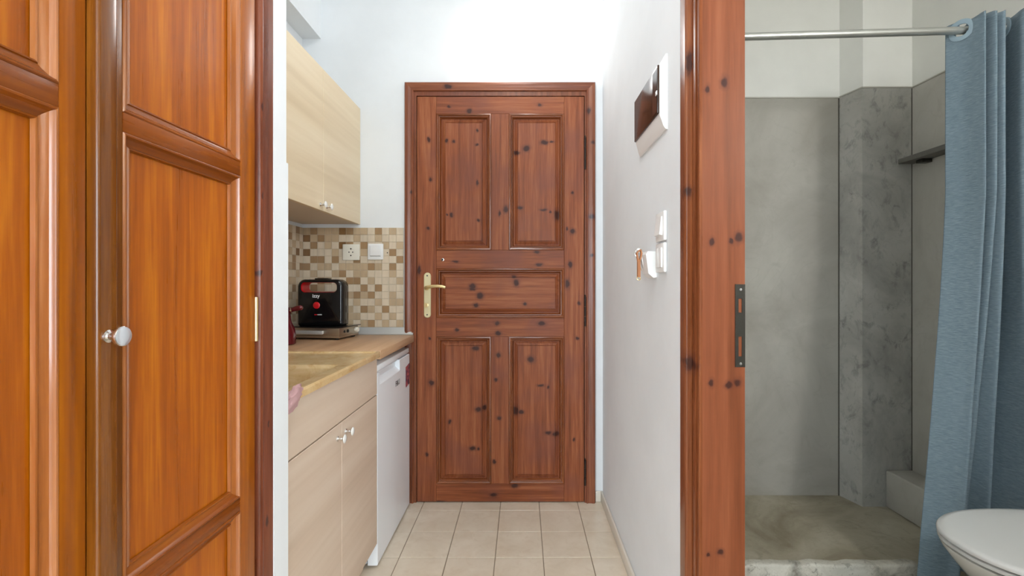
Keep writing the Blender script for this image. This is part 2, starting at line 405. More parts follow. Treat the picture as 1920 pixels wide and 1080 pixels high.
# ------------------------------------------------------------------ structure
m = M().box(-3.2, 3.2, -4.2, 2.6, -.12, -.004)
floor = struct(obj('floor', m, FLOORM), 'cream ceramic tile floor of the passage')
m = M().box(-3.2, 3.2, -4.2, 2.6, CZ, CZ+.1); struct(obj('ceiling', m, CEIL))
m = M()
for a in ((-1.3, HX0, YW, 2.5, -.01, CZ), (HX1, XB-.05, YW, 2.5, -.01, CZ), (HX0, HX1, YW, 2.5, HZ, CZ), (-1.3, XB-.05, 2.5, 2.58, -.01, CZ)): m.box(*a)
struct(obj('wall_back', m, WHITE), 'white plaster wall around the pine entrance door')
m = M().box(XL-.12, XL, .2, YW, -.01, CZ); struct(obj('wall_left', m, WHITE))
m = M().box(XL, P(602, 0, YW).x, 1.1, YW, P(0, 73, YW).z, CZ); struct(obj('wall_beam', m, WHITE), 'white plaster beam above the kitchen wall cabinet')
m = M().box(XR, XB, YJ+.006, YW, -.01, CZ).box(XR, XB, YB0, .27, -.01, CZ).box(XR, XB, .27, YJ+.006, 2.1, CZ)
wall_right = struct(obj('wall_right', m, WHITE), 'white plaster wall right of the passage')
m = M().box(XL, -.558, 1.035, 1.098, -.01, 1.426).box(XL, -.558, 1.035, 1.089, 1.426, CZ)
struct(obj('wall_partition', m, WHITE), 'narrow white wall end between wardrobe and kitchen')
m = M().box(XL, -.56, .2, 1.035, 2.4, CZ); struct(obj('wall_bulkhead', m, WHITE))
# main room behind the camera
m = M().box(XB, 3.2, YB0-.1, YB0, -.01, CZ); struct(obj('wall_bathroom_front', m, WHITE))
m = M().box(-3.2, XL-.12, .2, .3, -.01, CZ); struct(obj('wall_room_back', m, WHITE))
m = M().box(3.05, 3.2, -4.1, YB0-.1, -.01, CZ); struct(obj('wall_room_right', m, WHITE))
m = M().box(-3.2, -3.05, -4.1, .2, -.01, CZ); struct(obj('wall_room_left', m, WHITE))
m = M()
WN = [(-2.75, -1.25), (-.4, .6), (1.25, 2.75)]; wz0, wz1 = .35, 2.55
m.box(-3.2, 3.2, -4.2, -4.1, -.01, wz0).box(-3.2, 3.2, -4.2, -4.1, wz1, CZ)
for a, b in ((-3.2, -2.75), (-1.25, -.4), (.6, 1.25), (2.75, 3.2)): m.box(a, b, -4.2, -4.1, wz0, wz1)
m.v = [v+Vector((0, .1, 0)) for v in m.v]
struct(obj('wall_front', m, WHITE))
for i, (a, b) in enumerate(WN):
    w = struct(thing('window_%d' % (i+1), ((a+b)/2, -4.05, wz0), None, None))
    f = M().box(a, b, -4.08, -4.02, wz0, wz0+.05).box(a, b, -4.08, -4.02, wz1-.05, wz1).box(a, a+.05, -4.08, -4.02, wz0+.05, wz1-.05).box(b-.05, b, -4.08, -4.02, wz0+.05, wz1-.05).box((a+b)/2-.03, (a+b)/2+.03, -4.08, -4.02, wz0+.05, wz1-.05)
    obj('window_frame', f, PLAST, w)
    obj('pane', M().box(a+.05, (a+b)/2-.03, -4.053, -4.047, wz0+.05, wz1-.05), PANE, w); obj('pane', M().box((a+b)/2+.03, b-.05, -4.053, -4.047, wz0+.05, wz1-.05), PANE, w)

# floor tiles, each its own piece
xs = [-.7145+.2*k for k in range(7)]; ys = [2.52-.2*k for k in range(15)]
TX0, TX1, TY1 = -.66, XR-.001, 2.416
g = .0016
for i in range(len(xs)-1):
    for j in range(len(ys)-1):
        x0, x1 = max(xs[i]+g, TX0), min(xs[i+1]-g, TX1); y0, y1 = ys[j+1]+g, min(ys[j]-g, TY1)
        if x1-x0 < .01 or y1-y0 < .01: continue
        if y0 < 1.1: x0 = max(x0, -.553)
        if x1-x0 < .01: continue
        c = ((x0+x1)/2, (y0+y1)/2, 0)
        mm_ = M().box(x0, x1, y0, y1, -.006, random.uniform(-.0004, 0), .0012, 1)
        o = obj('tile', mm_, TILE, floor, loc=c)
GR = struct(obj('floor_grout', M().box(TX0, XR, -.5, 2.42, -.0045, -.0025), newmat('floor_grout', rgb(140, 124, 104), .9)))
# baseboards
def board_y(name, x0, x1, y0, y1, mat=None):
    return struct(obj(name, M().box(x0, x1, y0, y1, 0.0002, .055, .003), mat or TILEB))
TILEB = newmat('baseboard_tile', rgb(226, 219, 206), .25)
board_y('baseboard_right', XR-.011, XR, 1.175, YW)
board_y('baseboard_back', P(1117, 0, 2.39).x+.002, XR-.011, YW-.011, YW)

# ------------------------------------------------------------------ bathroom shell
m = M().box(XB, XBR+.1, 2.43, 2.58, -.01, CZ); bw = struct(obj('wall_bathroom_back', m, BWHITE), 'off-white upper wall behind the shower')
m = M().box(XBR+.01, XBR+.15, YB0, 2.58, -.01, CZ); br = struct(obj('wall_bathroom_right', m, BWHITE))
CXa, CXb, CYf = P(1573, 0, 2.42).x, P(1617, 0, 2.297).x, 2.297
m = M().prism([(CXa+.010, 2.43), (CXb+.010, CYf+.010), (XBR+.011, CYf+.010), (XBR+.011, 2.43)], 'z', -.01, CZ)
cw = struct(obj('wall_column', m, BWHITE), 'boxed pipe column in the shower corner')
PT = 2.112                                       # top of the grey cladding
SF = 0.03
obj('panel', M().box(XB, CXa-.001, 2.42, 2.43, SF, PT), CONC, bw)
obj('panel', M().prism([(CXa, 2.42), (CXb, CYf), (CXb+.010, CYf+.010), (CXa+.010, 2.43)], 'z', SF, PT+.003), CONC_S, cw)
obj('panel', M().box(CXb, XBR, CYf, CYf+.010, SF, PT+.003), CONC_S, cw)
obj('panel', M().box(XBR, XBR+.01, .5, CYf, SF, PT), CONC_R, br)
# bright sealed top edges and joints
obj('edge_strip', M().box(XB, CXa, 2.415, 2.43, PT, PT+.006), SILIC, bw)
obj('edge_strip', M().prism([(CXa-.003, 2.418), (CXb-.003, CYf-.004), (XBR-.002, CYf-.004), (XBR+.011, CYf+.010), (CXb+.010, CYf+.010), (CXa+.010, 2.43)], 'z', PT+.003, PT+.009), SILIC, cw)
obj('edge_strip', M().box(XBR-.004, XBR+.01, .5, CYf, PT, PT+.006), SILIC, br)
jm = newmat('joint_sealant', rgb(92, 88, 80), .8)
obj('joint', M().box(CXa-.004, CXa, 2.416, 2.42, SF, PT), jm, bw)
obj('joint', M().box(XBR-.003, XBR, CYf-.003, CYf, .2, PT), jm, br)
# floors
struct(obj('floor_bathroom', M().box(XB, XBR+.01, YB0, 1.672, -.004, .002), CONC_F))
struct(obj('floor_shower', M().box(XB, XBR+.01, 1.70, 2.43, -.004, SF), CONC_F), 'grey stone shower floor')
# curb: irregular stone kerb with a rounded free end
b = bmesh.new(); bmesh.ops.create_cube(b, size=1)
kx0, kx1, ky0, ky1, kz = XB, P(1714, 0, 1.70).x, 1.672, 1.712, .12
for v in b.verts: v.co = Vector((kx0 if v.co.x < 0 else kx1, ky0 if v.co.y < 0 else ky1, 0 if v.co.z < 0 else kz))
bmesh.ops.bevel(b, geom=[e for e in b.edges if all(v.co.z > .05 or v.co.x > kx1-.01 for v in e.verts)], offset=.009, segments=4, affect='EDGES', profile=.5)
bmesh.ops.subdivide_edges(b, edges=[e for e in b.edges if e.calc_length() > .2], cuts=60, use_grid_fill=True)
for v in b.verts:
    v.co.z += .0022*math.sin(v.co.x*37)*(v.co.z > .05)+.0012*math.sin(v.co.x*91); v.co.y += .0015*math.sin(v.co.x*53+1)
struct(obj('trim_shower_curb', M().bm(b), CONC_K), 'low whitish stone kerb in front of the shower'); b.free()
lx = P(1660, 0, CYf).x; lz = P(0, 881, CYf).z
struct(obj('trim_shower_ledge', M().box(lx, XBR, 1.80, CYf-.001, SF, lz, .008, 3), CONC_R), 'low grey stone ledge along the shower side wall')
# shelf
sz = P(0, 309, 2.32).z
sh = thing('shower_shelf', (XBR-.04, 2.1, sz), 'narrow dark grey corner shelf on the shower side wall', 'shelf')
obj('shelf_board', M().box(P(1685, 0, 2.28).x, XBR-.001, 1.93, 2.285, sz-.006, sz+.018, .003), SHELFM, sh)
obj('bracket', M().box(XBR-.05, XBR-.002, 2.18, 2.215, sz-.022, sz-.006, .002), DARKM, sh)
obj('bracket', M().box(XBR-.05, XBR-.002, 1.97, 2.005, sz-.022, sz-.006, .002), DARKM, sh)

# ------------------------------------------------------------------ entrance door
YL = 2.405; YC = 2.392
d1 = struct(thing('door_1', (0, YL+.02, 0), 'brown pine entrance door with five raised panels in a pine frame', None))
def PX(px): return (px-VX)*YL/F
def PZ(py): return H-(py-VY)*YL/F
B0 = .004
sL, sR = (LX0, PX(818)), (PX(1058), LX1)
obj('stile', M().box(sL[0], sL[1], YL, YL+.04, B0, LZ1, .0012, 1), pine(sL[0], sL[1], 0, 2.2, 'z'), d1)
obj('stile', M().box(sR[0], sR[1], YL, YL+.04, B0, LZ1, .0012, 1), pine(sR[0], sR[1], 0, 2.2, 'z'), d1)
rails = [(PZ(213), LZ1), (PZ(503), PZ(469)), (PZ(631), PZ(596)), (B0, PZ(907))]
for z0, z1 in rails:
    obj('rail', M().box(sL[1]+.0006, sR[0]-.0006, YL, YL+.04, z0, z1, .001, 1), pine(sL[1], sR[0], z0, z1, 'x'), d1)
mx0, mx1 = PX(921), PX(954)
for z0, z1 in ((rails[1][1], rails[0][0]), (rails[3][1], rails[2][0])):
    obj('mullion', M().box(mx0, mx1, YL, YL+.04, z0+.0006, z1-.0006, .001, 1), pine(mx0, mx1, z0, z1, 'z'), d1)
def rect_loops(x0, x1, z0, z1, loops, Y, cap):
    m = M(); rings = []
    for ins, out in loops:
        rings.append([(x0+ins, Y-out, z0+ins), (x1-ins, Y-out, z0+ins), (x1-ins, Y-out, z1-ins), (x0+ins, Y-out, z1-ins)])
    bidx = 0
    for r in rings: m.v += [Vector(p) for p in r]
    for i in range(len(rings)-1):
        for k in range(4): m.f.append([i*4+k, i*4+(k+1) % 4, (i+1)*4+(k+1) % 4, (i+1)*4+k]); m.m.append(0 if k % 2 else 1)
    if cap: n = (len(rings)-1)*4; m.f.append([n, n+1, n+2, n+3]); m.m.append(0)
    return m
MLD = [(0, -.02), (0, .003), (.0025, .0055), (.007, .0062), (.011, .0045), (.0135, .001), (.015, .0025), (.018, .002), (.0215, -.004), (.025, -.011), (.026, -.02)]
PNL = [(.0, -.03), (.0, -.0125), (.004, -.0125), (.019, -.0035), (.021, -.0065), (.0235, -.0065), (.0245, -.003)]
cells = [(sL[1], mx0, rails[1][1], rails[0][0], 'z'), (mx1, sR[0], rails[1][1], rails[0][0], 'z'), (sL[1], sR[0], rails[2][1], rails[1][0], 'x'),
         (sL[1], mx0, rails[3][1], rails[2][0], 'z'), (mx1, sR[0], rails[3][1], rails[2][0], 'z')]
for x0, x1, z0, z1, ax in cells:
    p_ = obj('panel', rect_loops(x0+.0255, x1-.0255, z0+.0255, z1-.0255, PNL, YL, True), pine(x0+.025, x1-.025, z0+.025, z1-.025, ax), d1, angle=12)
    obj('moulding', rect_loops(x0, x1, z0, z1, MLD, YL, False), [PINE_M, PINE_MH], p_, angle=20)
# frame: rebate lining and mitred casing
cx0, cx1, cz1 = P(758, 0, YC).x, P(1116.5, 0, YC).x, P(0, 153, YC).z
cw_ = .048
prof = [(0, YW), (0, YC+.006), (.004, YC+.001), (.012, YC), (.022, YC+.003), (.036, YC+.004), (.038, YC+.001), (.044, YC+.001), (.047, YC+.006), (.047, YW)]
fr = obj('frame', M().box(cx0+.044, LX0-.003, YC+.010, YL+.06, 0, LZ1+.003).box(LX1+.003, cx1-.044, YC+.010, YL+.06, 0, LZ1+.003).box(cx0+.044, cx1-.044, YC+.010, YL+.06, LZ1+.003, cz1-.044), CASING_V, d1)
def casing_v(x, s):
    m = M(); n = len(prof)
    for z_ in (0, 1):
        for q, y in prof: m.v.append(Vector((x+s*q, y, 0 if z_ == 0 else cz1-q)))
    m.f = [[i, (i+1) % n, n+(i+1) % n, n+i] for i in range(n)]+[list(range(n)), [n+i for i in range(n)]]; m.m = [0]*(n+2); return m
obj('casing', casing_v(cx0, 1), CASING_V, d1, angle=25); obj('casing', casing_v(cx1, -1), CASING_V, d1, angle=25)
m = M(); n = len(prof)
for q, y in prof: m.v.append(Vector((cx0+q, y, cz1-q)))
for q, y in prof: m.v.append(Vector((cx1-q, y, cz1-q)))
m.f = [[i, (i+1) % n, n+(i+1) % n, n+i] for i in range(n)]+[list(range(n)), [n+i for i in range(n)]]; m.m = [0]*(n+2)
obj('casing', m, CASING_H, d1, angle=25)
# worn white paint at the foot of the frame
for py0, py1 in ((258, 318), (556, 612), (862, 910)):
    z0, z1 = PZ(py1), PZ(py0); hx = PX(1097)
    mm_ = M(); k = 3
    for q in range(k):
        a, b_ = z0+(z1-z0)*q/k+.0015, z0+(z1-z0)*(q+1)/k-.0015
        mm_.lathe([(.0055, a), (.0055, b_)], (hx, YL-.004, 0), (0, 0, 1), 12)
    mm_.lathe([(.003, z1), (.0045, z1+.004), (.002, z1+.009)], (hx, YL-.004, 0), (0, 0, 1), 10)
    obj('hinge', mm_, BLACKM, d1)
# handle
hx, = [PX(801.5)]
def stadium(cx, cz, hw, hh, n=10):
    pts = []
    for k in range(n+1): a = math.pi*k/n; pts.append((cx+hw*math.cos(a), cz+hh-hw+hw*math.sin(a)))
    for k in range(n+1): a = math.pi+math.pi*k/n; pts.append((cx+hw*math.cos(a), cz-hh+hw+hw*math.sin(a)))
    return pts
hp_pts = stadium(hx, PZ(553.5), .0185, .118)
inn = stadium(hx, PZ(553.5), .0155, .115)
m = M().loft([[(a, YL-.0002, c) for a, c in hp_pts], [(a, YL-.004, c) for a, c in hp_pts], [(a, YL-.0065, c) for a, c in inn]])
for zc in (PZ(517), PZ(590)): m.lathe([(.004, 0), (.004, .0015), (.002, .002)], (hx, YL-.0065, zc), (0, -1, 0), 12, 1)
hp = obj('handle_plate', m, [BRASS_P, DARKM], d1)
lz_ = PZ(540)
pts = [(hx-.003, YL-.006, lz_), (hx-.003, YL-.03, lz_), (hx, YL-.045, lz_+.001), (hx+.012, YL-.052, lz_+.004), (hx+.035, YL-.053, lz_+.009), (hx+.06, YL-.053, lz_+.010), (hx+.085, YL-.052, lz_+.008), (hx+.102, YL-.052, lz_+.003)]
m = M().tube(pts, [.0085, .0085, .0085, .0085, .0085, .0085, .0085, .0078], 14).lathe([(.012, 0), (.012, .004), (.010, .006)], (hx-.003, YL-.0065, lz_), (0, -1, 0), 20)
obj('lever', m, BRASS, hp)
zc = PZ(572)
m = M().lathe([(.010, 0), (.010, .006), (.006, .007), (.006, .016)], (hx-.004, YL-.0065, zc), (0, -1, 0), 18).loft([stad for stad in [[(a, y_, c) for a, c in stadium(hx-.004, zc, .009, .0125)] for y_ in (YL-.022, YL-.028)]])
obj('thumb_turn', m, BRASS, hp)
px_ = P(830, 487, YL)
obj('peephole', M().lathe([(.008, 0), (.0075, .003), (.005, .0035), (.004, .0015)], (px_.x, YL, px_.z), (0, -1, 0), 18, mis=[0, 0, 1]), [CHROME, BLACK], d1)

# ------------------------------------------------------------------ bathroom door frame (opening in the passage wall)
d2 = struct(thing('door_2', (.47, .68, 0), 'reddish pine door frame of the bathroom opening', None))
DT = 2.06
def bx(px, X): return (X, X*F/(px-VX))             # a profile point on a wanted sight line
pr = [(XR, 1.178), (.4015, 1.176), bx(1275.5, .4), bx(1284, .4), bx(1287, .4022), bx(1288.5, .404), bx(1290, .4052), bx(1297, .4105), bx(1298.5, .4128), bx(1300.5, .4115), bx(1304, .4125), bx(1306, .4155), bx(1309, .4145), (.4135, 1.0835), (.4148, 1.0806), (.4185, YJ), (.421, YJ), (.421, YJ+.006), (XR, YJ+.006)]
obj('casing', M().prism(pr, 'z', 0, DT+.08), CASE2, d2, angle=18)
xe = P(1376, 0, YJ).x
obj('jamb', M().box(.421, xe, YJ, YJ+.006, 0, DT).prism([(xe, YJ), (xe+.0005, YJ+.0025), (xe+.0005, YJ+.006), (xe-.0005, YJ+.006)], 'z', 0, DT), JAMB, d2)
obj('rebate', M().box(xe+.0005, XB+.0015, YJ+.0025, YJ+.006, 0, DT), JAMB, d2)
obj('casing', M().box(XR-.018, XR, .19, .27, 0, DT+.08, .003), CASE2, d2)
obj('jamb', M().box(XR-.006, XB+.0015, .27, .276, 0, DT), JAMB, d2)
obj('head', M().box(XR, XB, .276, YJ, DT, 2.1), JAMB, d2)
obj('casing', M().box(XR-.018, XR, .27, 1.08, DT, DT+.08, .003), CASE2, d2)
# strike plate with two keeps and two screws
YS = YJ+.0025
s0, s1 = P(1378, 0, YS).x, P(1396.5, 0, YS).x; sa, sb = P(0, 688, YS).z, P(0, 533, YS).z
h0, h1 = P(1384, 0, YS).x, P(1390.5, 0, YS).x
za, zb, zc_, zd = P(0, 668, YS).z, P(0, 631, YS).z, P(0, 586, YS).z, P(0, 560, YS).z
m = M()
for a, b_, c_, e_ in ((s0, h0, sa, sb), (h1, s1, sa, sb), (h0, h1, sa, za), (h0, h1, zb, zc_), (h0, h1, zd, sb)): m.box(a, b_, YS-.0022, YS-.0002, c_, e_)
sp = obj('strike_plate', m, DARKM, d2); sp['label'] = 'tarnished steel strike plate'
for py in (543, 682): 
    q = P(1387, py, YS); obj('screw', M().lathe([(.0036, 0), (.003, .0012), (.001, .0016)], (q.x+.001, YS-.0022, q.z), (0, -1, 0), 12), CHROME, sp)

# ------------------------------------------------------------------ wardrobe
XW = -.56
wd = thing('wardrobe', (-.85, .62, 0), 'tall varnished orange-brown wardrobe with panelled doors left of the passage', 'wardrobe')
obj('carcass', M().box(XL, -.592, .205, .968, .0, .08).box(XL, -.592, .205, .225, .08, 2.39).box(XL, -.592, .948, .968, .08, 2.39).box(XL, -.592, .225, .948, 2.37, 2.39).box(XL, XL+.01, .225, .948, .08, 2.37), WARD, wd)
Y0a = .968
pr = [(-.60, Y0a), (-.572, Y0a), (-.572, Y0a+.013), (-.566, Y0a+.014), (-.560, Y0a+.017), (-.5575, Y0a+.022), (-.559, Y0a+.027), (-.563, Y0a+.030), (-.5615, Y0a+.034), (-.560, Y0a+.05), (-.5595, 1.034), (-.60, 1.034)]
ff = obj('face_frame', M().prism(pr, 'z', 0, 2.39), FRAME_W, wd, angle=20); ff['label'] = 'dark reddish pine side frame with a rounded bead'
WML = [(0, -.006), (0, 0), (.0018, .0012), (.0040, .0010), (.0052, -.0012), (.0075, -.0042), (.0125, -.0072), (.0165, -.0084), (.0178, -.0070), (.0198, -.0074), (.0212, -.0125)]
def ward_loops(y0, y1, z0, z1):
    m = rect_loops(y0, y1, z0, z1, WML, 0, False)
    m.v = [Vector((XW-v.y, v.x, v.z)) for v in m.v]   # rect_loops y -> -out
    return m
def ward_door(y0, y1, yl, yr, strip, knob):
    d = obj('door', M().box(XW-.030, XW-.0135, y0+.002, y1-.002, .085, 2.36), WARD_P, wd)
    z_t, z_b = 2.36, .085
    obj('stile', M().box(XW-.0134, XW, y0, yl, z_b, z_t, .0015, 2), WARD_S, d)
    obj('stile', M().box(XW-.0134, XW, yr, y1, z_b, z_t, .0015, 2), WARD if not strip else WARD, d)
    RL = [(2.29, z_t), (1.353, 1.381), (.690, .716), (z_b, .15)]
    for a, b_ in RL: obj('rail', M().box(XW-.0134, XW+.0002, yl, yr, a, b_, .0012, 2), WARD_H, d)
    for a, b_ in ((1.381, 2.29), (.716, 1.353), (.15, .690)):
        obj('moulding', ward_loops(yl, yr, a, b_), [WARD_B, WARD_H], d, angle=18)
    if strip:
        m = M(); ys_, ye = .592, .624
        pts = [(XW+.0002, ys_)]
        for k in range(7): a = math.pi/2*k/6; pts.append((XW+.0105+.0045*math.sin(a), ys_+.0045-.0045*math.cos(a)))
        pts += [(XW+.015, ye-.006), (XW+.013, ye-.002), (XW+.0002, ye)]
        obj('cover_strip', M().prism(pts, 'z', z_b, z_t), WARD_S, d, angle=50)
    if knob:
        kx, ky, kz = XW+.015, .606, 1.071
        m = M().lathe([(.0085, 0), (.0085, .002), (.005, .004), (.0048, .010), (.0085, .014), (.0128, .0165), (.0135, .019), (.0130, .0208), (.0122, .0214), (.007, .0222), (.001, .0225)], (kx, ky, kz), (1, 0, 0), 32, mis=[0, 0, 0, 0, 0, 0, 0, 0, 1, 1])
        k_ = obj('knob', m, [CHROME, KFACE], d); k_['label'] = 'small chrome knob with white ceramic face'
        hm = M().lathe([(.0035, 1.02), (.0035, 1.112)], (XW+.002, y1+.0015, 0), (0, 0, 1), 10)
        obj('hinge', hm, BRASS, d)
    return d
ward_door(.600, .965, .646, .915, True, True)
ward_door(.212, .592, .262, .557, False, False)

# ------------------------------------------------------------------ kitchen: backsplash mosaic
XT, YT = XL+.006, YW-.006
ROWS = ["TBTTTDBTTCBCTC", "DTBTTCCTCCTCCC", "CBCTCDBCBCCTCT", "DCCCTCCCTCCCBC", "CBBCBCCBCCCCCB", "BCTTCTTTTBTCBC", "CTCCTBCTTCCCTC", "CCBTCCBBCTCCCT", "CBTCCTCCBCBCCC", "CCTCBCTBTBCCTC", "TCCBCCCTCCTCTT", "CCBCTBTCBTCBCC", "CTCCCCTTCCTCTC", "BCCTCCTCTBCTCT"]
LROWS = ["TCBT", "BCTC", "CTCT", "TCDC", "CBCC", "TBCB", "CCTC", "TTCC", "CBCT", "TCCB", "CCTC", "BCBC", "CTCC", "TCCT"]
bz1, bz0 = P(0, 427, YT).z, .9135; bxa, bxb = XT, P(757, 0, YT).x-.001
px_w, pz_h = (bxb-bxa)/14, (bz1-bz0)/14
bs = struct(obj('trim_backsplash_back', M().box(bxa-.006, bxb, YT+.0008, YW-.0002, .87, bz1), GROUT), 'beige and brown mosaic backsplash beside the door')
tm = {}
for key in 'CTBD':
    mt = M().box(-px_w/2+.0008, px_w/2-.0008, -.0016, .0012, -pz_h/2+.0008, pz_h/2-.0008, .0006, 1)
    o = obj('tile', mt, MOS[key]); tm[key] = o.data; bpy.data.objects.remove(o)
def put_tile(me, parent, loc, rz=0):
    o = bpy.data.objects.new('tile', me); COL.objects.link(o); o.parent = parent; o.location = loc; o.rotation_euler = (0, 0, rz)
for r, row in enumerate(ROWS):
    for c, ch in enumerate(row):
        gap = .0012 if c >= 9 else 0
        put_tile(tm[ch], bs, (bxa+px_w*(c+.5)+gap*0, YT, bz1-pz_h*(r+.5)))
bl_ = struct(obj('trim_backsplash_side', M().box(XL+.0002, XT-.0008, 1.1, YT, .87, bz1), GROUT), 'beige and brown mosaic backsplash on the side wall')
for r in range(14):
    for k in range(10):
        ch = LROWS[r][3-k] if k < 4 else random.choice('CCCTTB')
        put_tile(tm[ch], bl_, (XT, YT-.003-px_w*(k+.5), bz1-pz_h*(r+.5)), math.pi/2)
rest = M()
for r in range(14):
    for k in range(10, 34):
        yy = YT-.003-px_w*(k+.5); zz = bz1-pz_h*(r+.5)
        if yy-px_w/2 < 1.1: continue
        rest.box(XT-.0012, XT+.0016, yy-px_w/2+.0008, yy+px_w/2-.0008, zz-pz_h/2+.0008, zz+pz_h/2-.0008, mi=random.choice((0, 0, 0, 1, 1, 2)))
o = obj('tile_field', rest, [MOS['C'], MOS['T'], MOS['B']], bl_); o['kind'] = 'stuff'

# wall cabinet
XU = P(676, 0, YW).x; uz0, uz1 = 1.452, 2.056
uy0, uym, uy1 = 1.53, .845*F/(VX-609), YW-.002
uc = thing('wall_cabinet', ((XL+XU)/2, 1.97, uz0), 'pale wood laminate two-door wall cabinet above the worktop', 'cabinet')
ux0 = XL+.001
m = M()
t_ = .018
m.box(ux0, XU-.02, uy0, uy1, uz0, uz0+t_, mi=1).box(ux0, XU-.02, uy0, uy1, uz1-t_, uz1).box(ux0, XU-.02, uy0, uy0+t_, uz0+t_, uz1-t_).box(ux0, XU-.02, uy1-t_, uy1, uz0+t_, uz1-t_).box(ux0, ux0+.008, uy0+t_, uy1-t_, uz0+t_, uz1-t_)
obj('body', m, [LAM_U, LAM_IN], uc)
def knob_mesh(x, y, z, axis=(1, 0, 0), s=1.0):
    return M().lathe([(.0085*s, 0), (.008*s, .003), (.0045*s, .005), (.0040*s, .014), (.007*s, .0185), (.0120*s, .0215), (.0136*s, .0235), (.0132*s, .0248), (.010*s, .0266), (.005*s, .0276), (.0008*s, .028)], (x, y, z), axis, 24, mis=[0, 0, 0, 0, 0, 0, 1, 1, 1, 1])
for a, b_, ky in ((uy0+.001, uym-.0012, uym-.032), (uym+.0012, uy1-.001, uym+.03)):
    d = obj('door', M().box(XU-.0195, XU, a, b_, uz0-.002, uz1, .001, 1), LAM_U, uc)
    obj('knob', knob_mesh(XU, ky, 1.473), [CHROME, CERAM], d)

# base cabinet under the sink
XC = -.58
by0, by1 = 1.10, 1.838; bym = .58*F/(VX-641)
bc = thing('base_cabinet', (-.86, 1.47, 0), 'pale wood laminate sink cabinet with two doors and chrome knobs', 'cabinet')
m = M().box(XL+.012, XC-.02, by0, by0+.018, .1, .845).box(XL+.012, XC-.02, by1-.018, by1, .1, .845).box(XL+.012, XC-.02, by0+.018, by1-.018, .1, .118).box(XL+.012, XL+.02, by0+.018, by1-.018, .118, .845).box(XC-.04, XC-.022, by0+.018, by1-.018, .66, .74, mi=1)
obj('body', m, [LAM, DARKGAP], bc)
obj('plinth', M().box(XC-.07, XC-.055, by0, by1, 0, .1), LAM, bc)
obj('drawer_front', M().box(XC-.0195, XC, by0+.001, by1-.001, .7005, .8465, .001, 1), LAM, bc)
for a, b_, ky, kz in ((by0+.001, bym-.001, bym-.037, .655), (bym+.001, by1-.001, bym+.03, .657)):
    d = obj('door', M().box(XC-.0195, XC, a, b_, .105, .6965, .001, 1), LAM, bc)
    obj('knob', knob_mesh(XC, ky, kz), [CHROME, CERAM], d)

# worktop and sink
WT = .874; XE = -.567; wb = .838
wt = tag(obj('worktop', M().box(XL+.0075, XE, 1.842, YW-.0075, wb, WT, .002, 2), WORK), 'wood-look laminate worktop over the small refrigerator', 'worktop')
sk = thing('kitchen_sink', (-.86, 1.47, wb), 'yellow marbled resin kitchen sink with raised rim', 'sink')
sx0, sx1, sy0, sy1 = XL+.0075, XE, 1.101, 1.841
ST = .868; wb = .848
# basin opening: far-right corner seen near (622, 682)
q = P(624, 682, (H-ST)*F/(682-VY)); ox1, oy1 = -.628, 1.555; ox0, oy0 = -1.02, 1.15
def rrect(x0, x1, y0, y1, r, z, n=6):
    pts = []
    for cx_, cy_, a0 in ((x1-r, y1-r, 0), (x0+r, y1-r, 90), (x0+r, y0+r, 180), (x1-r, y0+r, 270)):
        for k in range(n+1): a = math.radians(a0+90*k/n); pts.append((cx_+r*math.cos(a), cy_+r*math.sin(a), z))
    return pts
rings = [rrect(sx0, sx1, sy0, sy1, .004, wb), rrect(sx0, sx1, sy0, sy1, .004, ST-.004), rrect(sx0+.002, sx1-.002, sy0+.002, sy1-.002, .004, ST+.003),
         rrect(sx0+.012, sx1-.010, sy0+.012, sy1-.014, .008, ST+.003), rrect(sx0+.017, sx1-.014, sy0+.017, sy1-.018, .01, ST-.002), rrect(ox0-.012, ox1+.012, oy0-.012, oy1+.012, .024, ST-.003),
         rrect(ox0-.004, ox1+.004, oy0-.004, oy1+.004, .02, ST-.0055), rrect(ox0, ox1, oy0, oy1, .018, ST-.014), rrect(ox0+.012, ox1-.012, oy0+.012, oy1-.012, .03, ST-.14), rrect(ox0+.04, ox1-.04, oy0+.04, oy1-.04, .06, ST-.16)]
m = M().loft(rings, cap=False); nn = len(rings[0]); m.f.append([len(rings)*nn-nn+k for k in range(nn)]); m.m.append(0)
obj('basin', m, MARB, sk, angle=14)
obj('drain', M().lathe([(.03, 0), (.03, .002), (.02, .003)], ((ox0+ox1)/2, (oy0+oy1)/2, ST-.160), (0, 0, 1), 20), CHROME, sk)
# broken pink plaster at the sink's corner
b = bmesh.new(); bmesh.ops.create_icosphere(b, subdivisions=3, radius=1)
for v in b.verts:
    k = 1+.22*math.sin(v.co.x*9+2)*math.sin(v.co.z*8+v.co.y*5)
    v.co = Vector((-.566+.008*v.co.x*k, 1.138+.042*v.co.y*k, .856+.026*v.co.z*k+.016*v.co.y))
tag(obj('plaster_patch', M().bm(b), PINKP), 'small pinkish lump of broken plaster at the sink corner', 'plaster'); b.free()
# aluminium upstand
uq = [(YW-.0078, WT+.0005), (YW-.030, WT+.0005), (YW-.031, WT+.005), (YW-.012, .9125), (YW-.0078, .9125)]
tag(obj('worktop_upstand', M().prism(uq, 'x', XL+.03, XE-.002), ALU), 'slim silver sealing strip along the back of the worktop', 'trim')

